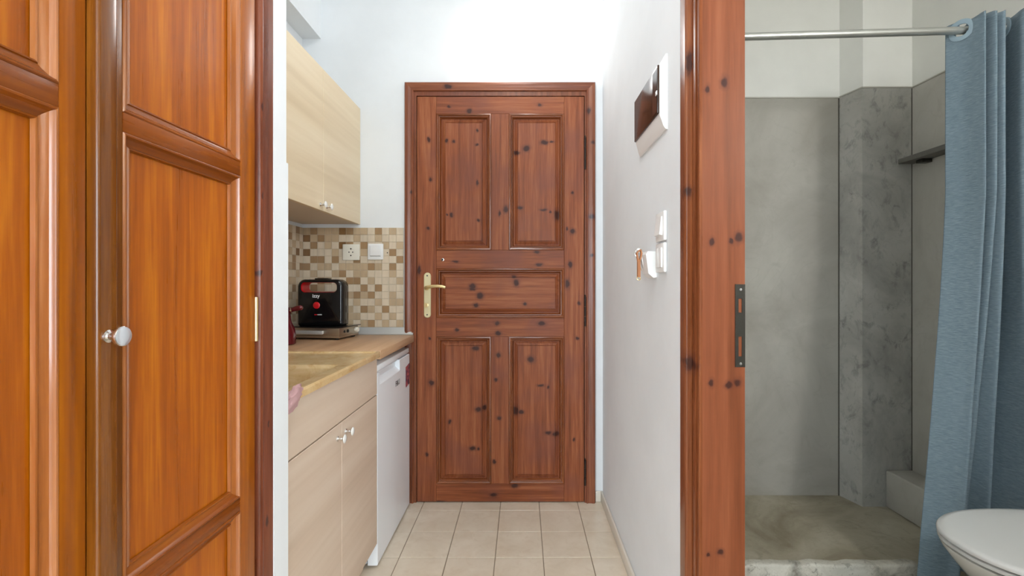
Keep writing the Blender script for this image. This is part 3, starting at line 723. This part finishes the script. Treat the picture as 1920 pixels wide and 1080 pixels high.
# refrigerator
fy0, fy1, fz1 = 1.846, 2.362, .813
fg = thing('refrigerator', (-.85, 2.1, 0), 'small white under-counter refrigerator beside the door', 'refrigerator')
obj('body', M().box(XL+.03, XC-.045, fy0+.003, fy1-.003, .015, .788, .004), FRIDGE, fg)
obj('top_panel', M().box(XL+.03, XC-.002, fy0, fy1, .788, fz1, .004), FRIDGE, fg)
dz0, dz1 = .012, .782
pr = [(XC-.04, dz0), (XC-.003, dz0), (XC, dz0+.004), (XC, dz1-.052), (XC-.003, dz1-.046), (XC-.022, dz1-.03), (XC-.022, dz1-.012), (XC-.012, dz1-.004), (XC-.014, dz1), (XC-.04, dz1)]
m = M().prism(pr, 'y', fy0+.02, fy0+.33)
full = [(XC-.04, dz0), (XC-.003, dz0), (XC, dz0+.004), (XC, dz1-.004), (XC-.003, dz1), (XC-.04, dz1)]
m.prism(full, 'y', fy0, fy0+.02).prism(full, 'y', fy0+.33, fy1)
fd = obj('door', m, FRIDGE, fg, angle=25)
obj('gasket', M().box(XC-.0448, XC-.0402, fy0+.006, fy1-.006, dz0+.01, dz1-.006), newmat('gasket', rgb(120, 116, 112), .8), fg)
tq = text_mesh('F&U', .034, font_scale_x=1.15)
lc = P(745.5, 718, .58*F/(VX-745.5))
tq.v = [Vector((XC+.0003+v.z, lc.y+v.x, lc.z+v.y)) for v in tq.v]
obj('logo', tq, INK, fd, smooth=False)
stk = newmat('magnet_print', rgb(110, 60, 80), .35); N = NT(stk); fz, _ = N.noise(N.pos((1, 60, 45)), 1, 2)
N.color(N.ramp(fz, [(.36, rgb(44, 30, 62)), (.46, rgb(110, 66, 100)), (.55, rgb(176, 36, 62)), (.66, rgb(214, 150, 140))]))
ya, yb = .58*F/(VX-760.5), .58*F/(VX-767.5)
obj('sticker', M().prism([(ya, P(0, 688, ya).z), (ya+.012, .727), (yb, P(0, 678, yb).z-.006), (yb, P(0, 718, yb).z), (ya+.006, P(0, 727, ya).z), (ya, P(0, 724, ya).z)][::-1], 'x', XC+.0001, XC+.0012), stk, fd)
for yy in (fy0+.05, fy1-.05):
    obj('foot', M().lathe([(.02, 0), (.02, .01), (.012, .012), (.012, .016)], (XC-.07, yy, 0), (0, 0, 1), 16), BLACK_R, fg)
    obj('foot', M().lathe([(.02, 0), (.02, .01), (.012, .012), (.012, .016)], (XL+.08, yy, 0), (0, 0, 1), 16), BLACK_R, fg)

# hot plate (rotated a little on the worktop)
hw, hd, hz0, hz1 = .262, .175, .886, .935
T = Matrix.Translation((-.866, 2.178, 0)) @ Matrix.Rotation(math.radians(-9), 4, 'Z')
hpl = thing('hot_plate', (-.98, 2.28, WT), 'flat steel electric hot plate with black glass top', 'hot plate')
obj('body', M().box(-hw, 0, 0, hd, hz0, hz1-.005, .003).xf(T), STEEL, hpl)
obj('base_rim', M().box(-hw-.002, .002, -.003, hd+.002, hz0-.004, hz0+.006, .002).xf(T), newmat('hot_plate_rim', rgb(150, 128, 104), .4, .6), hpl)
obj('glass_top', M().box(-hw-.004, .014, -.006, hd+.003, hz1-.0045, hz1, .0015).xf(T), GLASSB, hpl)
m = M().box(-hw+.01, -.075, -.020, -.012, hz0+.014, hz0+.032, .003).box(-.095, -.08, -.014, -.0005, hz0+.016, hz0+.030).box(-hw+.02, -hw+.035, -.014, -.0005, hz0+.016, hz0+.030)
obj('front_handle', m.xf(T), ALU, hpl)
for yy, r_, mt in ((.15, .0125, CREAM), (.075, .008, BLACK_R), (.045, .006, BLACK_R)):
    obj('dial' if r_ > .01 else 'button', M().lathe([(r_, 0), (r_, .012 if r_ > .01 else .003), (r_*.85, .015 if r_ > .01 else .004)], (0.0, yy, hz0+.024), (1, 0, 0), 18).xf(T), mt, hpl)
for ax_, ay_ in ((-.02, .015), (-.02, hd-.015), (-hw+.02, .015), (-hw+.02, hd-.015)):
    obj('foot', M().lathe([(.009, WT), (.011, hz0-.003)], (ax_, ay_, 0), (0, 0, 1), 14).xf(T), BLACK_R, hpl)

# sandwich maker standing upright on the hot plate
SZ = hz1; sy_f, sy_b = 2.232, 2.318; sxc = P(599.5, 0, sy_f).x; sw, shh = .221, .226
sm = thing('sandwich_maker', (sxc, 2.27, SZ), 'black and red sandwich maker standing upright on the hot plate', 'sandwich maker')
def rr2(x0, x1, z0, z1, rt, rb, n=10):
    pts = []
    for cx_, cz_, a0, r in ((x1-rt, z1-rt, 0, rt), (x0+rt, z1-rt, 90, rt), (x0+rb, z0+rb, 180, rb), (x1-rb, z0+rb, 270, rb)):
        for k in range(n+1): a = math.radians(a0+90*k/n); pts.append((cx_+r*math.cos(a), cz_+r*math.sin(a)))
    return pts
def outline(ins):
    return rr2(sxc-sw/2+ins, sxc+sw/2-ins, SZ+ins, SZ+shh-ins, .036-ins*.6, .012-ins*.5)
slot_c = (sxc-.004, SZ+shh-.0385); s_hw, s_hh = .084, .0225
def ray(poly, c, a):
    d = (math.cos(a), math.sin(a)); best = None
    for i in range(len(poly)):
        (x1, z1), (x2, z2) = poly[i], poly[(i+1) % len(poly)]
        ex, ez = x2-x1, z2-z1; den = d[0]*ez-d[1]*ex
        if abs(den) < 1e-12: continue
        t = ((x1-c[0])*ez-(z1-c[1])*ex)/den; u = ((x1-c[0])*d[1]-(z1-c[1])*d[0])/den
        if t > 0 and -1e-6 <= u <= 1+1e-6 and (best is None or t < best): best = t
    return (c[0]+d[0]*best, c[1]+d[1]*best)
slot = rr2(slot_c[0]-s_hw, slot_c[0]+s_hw, slot_c[1]-s_hh, slot_c[1]+s_hh, .018, .018)
angs = sorted(set([round(math.atan2(z-slot_c[1], x-slot_c[0]), 5) for x, z in outline(0)+slot]))
def ringp(poly, y): return [(ray(poly, slot_c, a)[0], y, ray(poly, slot_c, a)[1]) for a in angs]
R_ = [ringp(slot, sy_f+.006), ringp([(x+(x-slot_c[0])*.03, z+(z-slot_c[1])*.08) for x, z in slot], sy_f), ringp(outline(.012), sy_f), ringp(outline(.004), sy_f+.004), ringp(outline(0), sy_f+.012), ringp(outline(0), sy_b-.012), ringp(outline(.004), sy_b-.004), ringp(outline(.012), sy_b), ringp(slot, sy_b-.002), ringp(slot, sy_f+.006)]
m = M().loft(R_, cap=False, mis=[1, 0, 0, 0, 0, 0, 0, 0, 1])
shell = obj('shell', m, [BLACK, RED], sm, angle=40)
obj('seam', M().box(sxc-sw/2+.02, sxc+sw/2-.02, sy_f+.03, sy_f+.034, SZ+.0, SZ+.0012), BLACK_R, sm)
tq = text_mesh('izzy', .024, font_scale_x=1.0); c_ = P(592.5, 555, sy_f)
tq.v = [Vector((c_.x+v.x, sy_f-.0002-v.z, c_.z+v.y)) for v in tq.v]; obj('logo', tq, WINK, sm, smooth=False)
c_ = P(593.5, 572.5, sy_f); o = obj('light_disc', M().lathe([(.0165, 0), (.0165, .0015), (.014, .003), (.001, .0034)], (c_.x, sy_f+.0002, c_.z), (0, -1, 0), 28), RED, sm)
c_ = P(597, 590, sy_f)
tq = text_mesh('2 in 1', .007); tq.v = [Vector((c_.x-.013+v.x, sy_f-.0002-v.z, c_.z+v.y)) for v in tq.v]
bpy.data.meshes  # red mark and grey strip as seen under the disc
obj('small_print', M().box(c_.x-.019, c_.x-.006, sy_f-.0006, sy_f+.0003, c_.z-.0022, c_.z+.0022), RED, sm)
obj('small_print', M().box(c_.x-.005, c_.x+.017, sy_f-.0006, sy_f+.0003, c_.z-.0026, c_.z+.0026, .0004, 1), newmat('grey_ink', rgb(170, 170, 168), .5), sm)
obj('latch', M().box(sxc-.035, sxc+.03, sy_f+.022, sy_b-.022, SZ+shh-.0005, SZ+shh+.006, .0025), BLACK, sm)

# maroon coffee pot, mostly behind the wall end
cpx, cpy = -1.062, 2.015
cp = thing('coffee_pot', (cpx, cpy, WT), 'maroon enamel coffee pot with dark handle left of the hot plate', 'pot')
m = M().lathe([(.060, 0), (.065, .004), (.065, .045), (.060, .07), (.048, .095), (.043, .13), (.046, .155), (.050, .16), (.046, .159), (.041, .13), (.045, .095), (.057, .068), (.06, .01)], (cpx, cpy, WT), (0, 0, 1), 30)
obj('pot_body', m, MAROON, cp)
obj('handle', M().tube([(cpx+.040, cpy, WT+.145), (cpx+.055, cpy-.002, WT+.152), (cpx+.075, cpy-.004, WT+.158), (cpx+.098, cpy-.006, WT+.162), (cpx+.104, cpy-.006, WT+.163)], [.007, .009, .0115, .011, .006], 12), MAROON, cp)
obj('handle_band', M().tube([(cpx+.050, cpy-.002, WT+.1505), (cpx+.056, cpy-.002, WT+.1525)], .0105, 14), CHROME, cp)

# ------------------------------------------------------------------ sockets and switches
def plate_back(px0, px1, py0, py1, label, kind):
    a = P(px0, py1, YT-.004); b_ = P(px1, py0, YT-.004); y0 = YT-.0017
    t = thing('power_socket' if kind == 'socket' else 'light_switch', ((a.x+b_.x)/2, y0, (a.z+b_.z)/2), label, 'socket' if kind == 'socket' else 'switch')
    mt = CREAM if kind == 'socket' else PLAST
    obj('plate', M().box(a.x, b_.x, y0-.009, y0, a.z, b_.z, .003, 3), mt, t)
    cx_, cz_ = (a.x+b_.x)/2, (a.z+b_.z)/2
    if kind == 'socket':
        obj('recess', M().lathe([(.0215, 0), (.0215, .0012), (.0195, .0012), (.019, -.0005)], (cx_, y0-.0088, cz_), (0, -1, 0), 30), CREAM, t)
        for dx in (-.0095, .0095): obj('pin_hole', M().lathe([(.0032, 0), (.0032, .0008)], (cx_+dx, y0-.0088, cz_), (0, -1, 0), 12), BLACK_R, t)
        for dz in (-.0175, .0175): obj('earth_clip', M().box(cx_-.003, cx_+.003, y0-.0105, y0-.0086, cz_+dz-.0035, cz_+dz+.0035), BLACKM, t)
    else:
        obj('rocker', M().box(cx_-.028, cx_+.028, y0-.0135, y0-.0085, cz_-.022, cz_+.032, .0025, 3), PLAST, t)
        obj('gap_line', M().box(cx_-.028, cx_+.028, y0-.0096, y0-.0088, cz_-.0245, cz_-.0232), INK, t)
    return t
plate_back(643, 674.5, 458, 488, 'square cream power socket on the mosaic backsplash', 'socket')
plate_back(690, 719, 457, 487, 'square white light switch on the mosaic backsplash by the door', 'switch')
sc_ = P(726.5, 474, YT)
tag(obj('wall_screw', M().lathe([(.0032, 0), (.0025, .0015), (.001, .002)], (sc_.x, YT-.0017, sc_.z), (0, -1, 0), 12), BLACKM), 'tiny dark screw head in the mosaic beside the switch', 'screw')

def plate_right(z0, z1, label, two):
    y0, y1 = 1.340, 1.425
    t = thing('light_switch', (XR, (y0+y1)/2, (z0+z1)/2), label, 'switch')
    obj('plate', M().box(XR-.010, XR-.0002, y0, y1, z0, z1, .003, 3), PLAST, t)
    if not two:
        obj('rocker', M().prism([(XR-.0095, z0+.016), (XR-.019, z0+.018), (XR-.013, z1-.016), (XR-.0095, z1-.014)], 'y', y0+.016, y1-.016), PLAST, t)
    else:
        obj('rocker', M().box(XR-.0145, XR-.009, y0+.014, (y0+y1)/2-.001, z0+.014, z1-.014, .002), PLAST, t)
        obj('rocker', M().box(XR-.0145, XR-.009, (y0+y1)/2+.001, y1-.014, z0+.014, z1-.014, .002), PLAST, t)
    return t
zz = [P(0, y, 1.34).z for y in (394, 450, 454, 510)]
plate_right(zz[1], zz[0], 'upper white rocker switch on the right wall', False)
plate_right(zz[3], zz[2], 'lower white double switch on the right wall, below another', True)

# key hook with keys
kh = thing('key_hook', (XR, 1.50, 1.2), 'white plastic wedge key hook beside the switches', 'hook')
m = M().prism([(XR-.0002, 1.242), (XR-.0002, 1.160), (XR-.010, 1.158), (XR-.026, 1.172), (XR-.034, 1.232), (XR-.028, 1.242)], 'y', 1.445, 1.512)
obj('base', m, PLAST, kh, angle=20)
obj('peg', M().tube([(XR-.030, 1.50, 1.235), (XR-.036, 1.512, 1.243), (XR-.040, 1.52, 1.252)], [.006, .0065, .007], 12), PLAST, kh)
kb = thing('key_bunch', (.385, 1.5, 1.15), 'keys on a tan leather strap with a white tag, hanging from the hook', 'keys')
c_ = Vector((.378, 1.508, 1.238))
def ring(c, r, tr, u, w, n=20): return M().tube([Vector(c)+Vector(u)*(r*math.cos(2*math.pi*k/n))+Vector(w)*(r*math.sin(2*math.pi*k/n)) for k in range(n)], tr, 8, closed=True)
obj('split_ring', ring(c_, .011, .0014, (1, 0, 0), (0, .25, .97)), CHROME, kb)
sx_ = P(1197.5, 0, 1.49).x; st_t, st_b = P(0, 470, 1.49).z, P(0, 522, 1.49).z
m = M()
for s_ in (-1, 1):
    path = [(sx_+.006, 1.492, st_t+.004), (sx_+.0075*s_+.001, 1.49, st_t-.008), (sx_+.0055*s_+.001, 1.489, st_t-.02), (sx_+.002*s_, 1.489, st_t-.034), (sx_+.0022*s_, 1.489, st_b+.02), (sx_+.0022*s_, 1.489, st_b+.004)]
    for i in range(len(path)-1):
        a, b_ = Vector(path[i]), Vector(path[i+1]); w_ = .0022
        m.add([(a.x-w_, a.y-.006, a.z), (a.x+w_, a.y-.006, a.z), (a.x+w_, a.y+.006, a.z), (a.x-w_, a.y+.006, a.z), (b_.x-w_, b_.y-.006, b_.z), (b_.x+w_, b_.y-.006, b_.z), (b_.x+w_, b_.y+.006, b_.z), (b_.x-w_, b_.y+.006, b_.z)],
              [[0, 1, 2, 3], [7, 6, 5, 4], [0, 4, 5, 1], [1, 5, 6, 2], [2, 6, 7, 3], [3, 7, 4, 0]])
o = obj('strap', m, LEATHER, kb); o['label'] = 'tan leather strap'
obj('end_ring', ring((sx_, 1.489, st_b), .0055, .0016, (1, 0, 0), (0, .3, .95)), BRASS, kb)
tg = M().box(-.0035, .0035, -.012, .012, -.05, .0, .002).xf(Matrix.Translation((.384, 1.503, 1.236)) @ Matrix.Rotation(math.radians(-14), 4, 'Y'))
obj('tag', tg, PLAST, kb)
ky_ = M().lathe([(.010, 0), (.010, .002)], (0, 0, -.012), (1, 0, 0), 20).box(0, .002, -.003, .003, -.052, -.02)
obj('key', ky_.xf(Matrix.Translation((.371, 1.505, 1.232)) @ Matrix.Rotation(math.radians(-18), 4, 'Y')), newmat('key_metal', rgb(176, 160, 140), .3, .9), kb)

# fuse box
eb = thing('fuse_box', (XR, 1.48, 1.69), 'white fuse box with dark smoked cover on the right wall', 'fuse box')
ey0, ey1, ez0, ez1 = 1.335, 1.630, 1.588, 1.806
m = M().loft([[(XR-.0002, y, z) for y, z in ((ey0, ez0), (ey1, ez0), (ey1, ez1), (ey0, ez1))], [(XR-.006, y, z) for y, z in ((ey0, ez0), (ey1, ez0), (ey1, ez1), (ey0, ez1))],
              [(XR-.012, y, z) for y, z in ((ey0+.004, ez0+.012), (ey1-.004, ez0+.012), (ey1-.004, ez1-.010), (ey0+.004, ez1-.010))],
              [(XR-.021, y, z) for y, z in ((ey0+.010, ez0+.046), (ey1-.006, ez0+.046), (ey1-.006, ez1-.030), (ey0+.010, ez1-.030))]])
obj('case', m, PLAST, eb, angle=20)
obj('smoked_cover', M().box(XR-.0265, XR-.0205, ey0+.012, ey1-.004, ez0+.050, ez1-.026, .002), SMOKE, eb)
obj('breaker', M().box(XR-.0272, XR-.0262, ey0+.016, ey0+.062, ez0+.056, ez1-.034), BLACK, eb)
obj('catch', M().box(XR-.0285, XR-.0262, ey0+.014, ey0+.028, ez0+.105, ez0+.118, .001), PLAST, eb)

# wall lamp above the door
lp = thing('wall_lamp', (P(945, 0, YW).x, YW, 2.362), 'lit round opal wall lamp above the entrance door', 'lamp')
R0 = .125
prf = [(R0, .020)]+[(R0*math.cos(a), .020+.15*math.sin(a)) for a in [math.radians(k) for k in range(6, 90, 6)]]+[(.003, .17)]
obj('opal_globe', M().lathe(prf, (lp.location.x, YW, 2.362), (0, -1, 0), 48), LAMPM, lp)
obj('base', M().lathe([(R0-.008, .0005), (R0-.008, .0195)], (lp.location.x, YW, 2.362), (0, -1, 0), 40), PLAST, lp)

# ------------------------------------------------------------------ shower rod and curtain
RY = 1.67
za_, zb_ = P(0, 69, RY).z, P(0, 57, RY).z
xa_, xb_ = P(1400, 0, RY).x, P(1815, 0, RY).x
def rz(x): return za_+(zb_-za_)*(x-xa_)/(xb_-xa_)
rod = thing('shower_rod', (1.2, RY, rz(1.2)), 'silver shower curtain rod across the bathroom', 'rod')
obj('tube', M().tube([(XB+.001, RY, rz(XB)), (XBR-.001, RY, rz(XBR))], .0132, 24), RODM, rod)
for x_, s_ in ((XB+.0005, 1), (XBR-.0005, -1)): obj('flange', M().lathe([(.026, 0), (.026, .006), (.018, .012)], (x_, RY, rz(x_)), (s_, 0, 0), 24), RODM, rod)
top = [(1.562, 1.705), (1.578, 1.680), (1.592, 1.655), (1.602, 1.625), (1.610, 1.618), (1.618, 1.650), (1.622, 1.690), (1.626, 1.650), (1.632, 1.612), (1.640, 1.612), (1.648, 1.645), (1.654, 1.625), (1.662, 1.608), (1.672, 1.620), (1.688, 1.690), (1.715, 1.715), (1.742, 1.710), (1.738, 1.675), (1.730, 1.640), (1.724, 1.610), (1.738, 1.602), (1.758, 1.640), (1.772, 1.700), (1.786, 1.660), (1.800, 1.606), (1.816, 1.640), (1.832, 1.700), (1.850, 1.650), (1.866, 1.612), (1.884, 1.660), (1.902, 1.695)]
bot = [(1.388, 1.628), (1.412, 1.618), (1.438, 1.610), (1.470, 1.603), (1.498, 1.604), (1.518, 1.640), (1.534, 1.690), (1.556, 1.712), (1.580, 1.700), (1.602, 1.690), (1.622, 1.705), (1.640, 1.690), (1.655, 1.660), (1.668, 1.665), (1.684, 1.695), (1.704, 1.705), (1.722, 1.680), (1.738, 1.640), (1.752, 1.615), (1.768, 1.602), (1.782, 1.612), (1.794, 1.650), (1.806, 1.690), (1.820, 1.670), (1.832, 1.625), (1.846, 1.650), (1.858, 1.695), (1.872, 1.660), (1.882, 1.625), (1.894, 1.660), (1.906, 1.690)]
def crom(pts, n):
    out = []
    for i in range(len(pts)-1):
        p0, p1, p2, p3 = (Vector(pts[max(i-1, 0)]), Vector(pts[i]), Vector(pts[i+1]), Vector(pts[min(i+2, len(pts)-1)]))
        for k in range(n):
            t = k/n; out.append(.5*((2*p1)+(p2-p0)*t+(2*p0-5*p1+4*p2-p3)*t*t+(3*p1-p0-3*p2+p3)*t**3))
    out.append(Vector(pts[-1])); return out
_dp = lambda L: [(x, RY+.0+(y-RY)*1.25 if 3 < k else y) for k, (x, y) in enumerate(L)]
top, bot = _dp(top), _dp(bot)
SUB = 6; tc, bc_ = crom(top, SUB), crom(bot, SUB)
NV = 110; zt, zbm = P(0, 42, RY).z, .075
m = M(); NU = len(tc)
for j in range(NV+1):
    v = j/NV; w = max(0, (v-.30)/.70); w = w**1.25
    for i in range(NU):
        u = i/(NU-1)
        p = tc[i]*(1-w)+bc_[i]*w
        wr = .0025*math.sin(v*23+u*40)*w + .002*math.sin(v*9+u*17)*min(1, v*4)
        zj = zt+(zbm-zt)*v
        if v < .03: zj += .004*math.sin(u*60)*(1-v/.03)
        m.v.append(Vector((p.x+wr*.6, p.y+wr, zj)))
eye = [((1.592+1.578)/2, 1.6675), (1.7365, 1.668)]
def ok(c):
    for ex, ey in eye:
        if abs(c.x-ex) < .06 and (Vector((c.x, c.y, c.z))-Vector((ex, ey, rz(ex)))).length < .0225: return False
    return True
for j in range(NV):
    for i in range(NU-1):
        f = [j*NU+i, j*NU+i+1, (j+1)*NU+i+1, (j+1)*NU+i]
        c = sum((m.v[k] for k in f), Vector())/4
        if j < 8 and not ok(c): continue
        m.f.append(f); m.m.append(0)
cu = thing('shower_curtain', (1.7, RY, zt), 'blue heathered fabric shower curtain gathered on the rod', 'curtain')
cob = obj('cloth', m, FAB, cu, angle=180)
sol = cob.modifiers.new('thickness', 'SOLIDIFY'); sol.thickness = .0014
for (ex, ey), tan in zip(eye, ((.026, -.05), (-.016, -.065))):
    tv = Vector((tan[0], tan[1], 0)).normalized(); nv = Vector((tv.y, -tv.x, 0))
    c = Vector((ex, ey, rz(ex))); mm_ = M(); n = 36; rings = []
    for rad, off in ((.022, -.003), (.022, .003), (.030, .0042), (.038, .003), (.038, -.003), (.030, -.0042), (.022, -.003)):
        rings.append([c+nv*off+tv*(rad*math.cos(2*math.pi*k/n))+Vector((0, 0, rad*math.sin(2*math.pi*k/n))) for k in range(n)])
    mm_.loft(rings, cap=False); obj('eyelet', mm_, RINGM, cu)

# ------------------------------------------------------------------ toilet
TX, TYc, TZ = 1.158, 1.222, .45
to = thing('toilet', (1.5, TYc, 0), 'white ceramic toilet with closed lid in the bathroom', 'toilet')
def egg(scale_l, scale_w, z, tip=0, x_end=1.60, n=56, lift=0):
    # D-shaped outline: rounded nose at -x, straight back at x_end
    pts = []; L = .30*scale_l; Wd = .199*scale_w; xc = TX+tip+L
    for k in range(n//2+1):
        a = math.pi/2+math.pi*k/(n//2)
        ca, sa_ = math.cos(a), math.sin(a)
        ex_ = .86
        pts.append((xc-L*abs(ca)**ex_, TYc+Wd*math.copysign(abs(sa_)**ex_, sa_), z))
    for t in (.25, .5, .75, 1.0): x = xc+(x_end-xc)*t; pts.append((x, TYc-Wd*(1-.10*t*t), z+lift*max(0, t-.5)*2))
    for t in (1.0, .75, .5, .25): x = xc+(x_end-xc)*t; pts.append((x, TYc+Wd*(1-.10*t*t), z+lift*max(0, t-.5)*2))
    return pts
def eggs(specs): return [egg(*s) for s in specs]
lid = M().loft([egg(.985, .985, TZ-.013, .005), egg(1, 1, TZ-.011), egg(1, 1, TZ-.005), egg(.985, .985, TZ-.0005, .004, lift=.003), egg(.93, .93, TZ+.0008, .02, 1.59, lift=.010), egg(.7, .7, TZ+.001, .09, 1.58, lift=.012), egg(.35, .35, TZ+.001, .2, 1.57, lift=.012)])
obj('lid', lid, SEATM, to, angle=60)
st = M().loft([egg(.98, .98, TZ-.028, .006), egg(.995, .995, TZ-.026, .002), egg(.995, .995, TZ-.018, .002), egg(.98, .98, TZ-.016, .006)])
obj('seat', st, SEATM, to, angle=60)
obj('gap_shade', M().loft([egg(.955, .95, TZ-.0162, .014), egg(.955, .95, TZ-.0128, .014)]), INK, to)  # dark slab painted in for the shaded gap between lid and seat
obj('gap_shade', M().loft([egg(.95, .945, TZ-.0325, .016), egg(.95, .945, TZ-.0278, .016)]), INK, to)  # dark slab for the shade between seat and bowl
bowl = M().loft([egg(.60, .56, .0, .22, 1.70), egg(.60, .56, .03, .22, 1.70), egg(.60, .56, .16, .20, 1.70), egg(.70, .68, .24, .15, 1.71), egg(.84, .84, .31, .085, 1.72), egg(.94, .95, .37, .035, 1.72), egg(.985, .985, .405, .010, 1.72), egg(.99, .99, TZ-.034, .006, 1.72), egg(.97, .97, TZ-.0325, .012, 1.72)])
obj('bowl', bowl, TOILET, to, angle=60)
obj('cistern', M().box(1.725, XBR-.003, TYc-.19, TYc+.19, .38, .80, .02, 4), TOILET, to)
obj('cistern_lid', M().box(1.715, XBR-.003, TYc-.195, TYc+.195, .801, .83, .01, 3), TOILET, to)
obj('flush_button', M().lathe([(.02, 0), (.02, .004), (.017, .006)], (1.82, TYc, .83), (0, 0, 1), 20), CHROME, to)

# unseen fill lamp added on the passage ceiling to brighten floor and side walls
for BLX, BLY, mt, RL_, lab in ((-.05, .95, FILL_LAMP, .15, 'added round fill lamp on the passage ceiling, out of view'),):
    blp = thing('added_fill_lamp', (BLX, BLY, CZ), lab, 'lamp')
    obj('base', M().lathe([(RL_, .0005), (RL_, .03)], (BLX, BLY, CZ), (0, 0, -1), 32), CHROME, blp)
    prf = [(RL_-.005, .03)]+[(RL_*math.cos(math.radians(a)), .03+RL_*.73*math.sin(math.radians(a))) for a in range(6, 90, 8)]+[(.004, .03+RL_*.73)]
    obj('fill_lamp_dome', M().lathe(prf, (BLX, BLY, CZ), (0, 0, -1), 36), mt, blp)
# globe lamp on the bathroom wall behind the viewer
sl = thing('wall_lamp', (1.60, YB0, 1.98), 'small opal globe lamp on the bathroom front wall', 'lamp')
obj('base', M().lathe([(.05, .0005), (.05, .018), (.03, .03)], (1.60, YB0, 1.98), (0, 1, 0), 24), CHROME, sl)
prf = [(.028, .031)]+[(.075*math.sin(math.radians(a)), .10-.075*math.cos(math.radians(a))) for a in range(25, 180, 10)]+[(.004, .175)]
obj('globe', M().lathe(prf, (1.60, YB0, 1.98), (0, 1, 0), 32), BLAMP, sl)
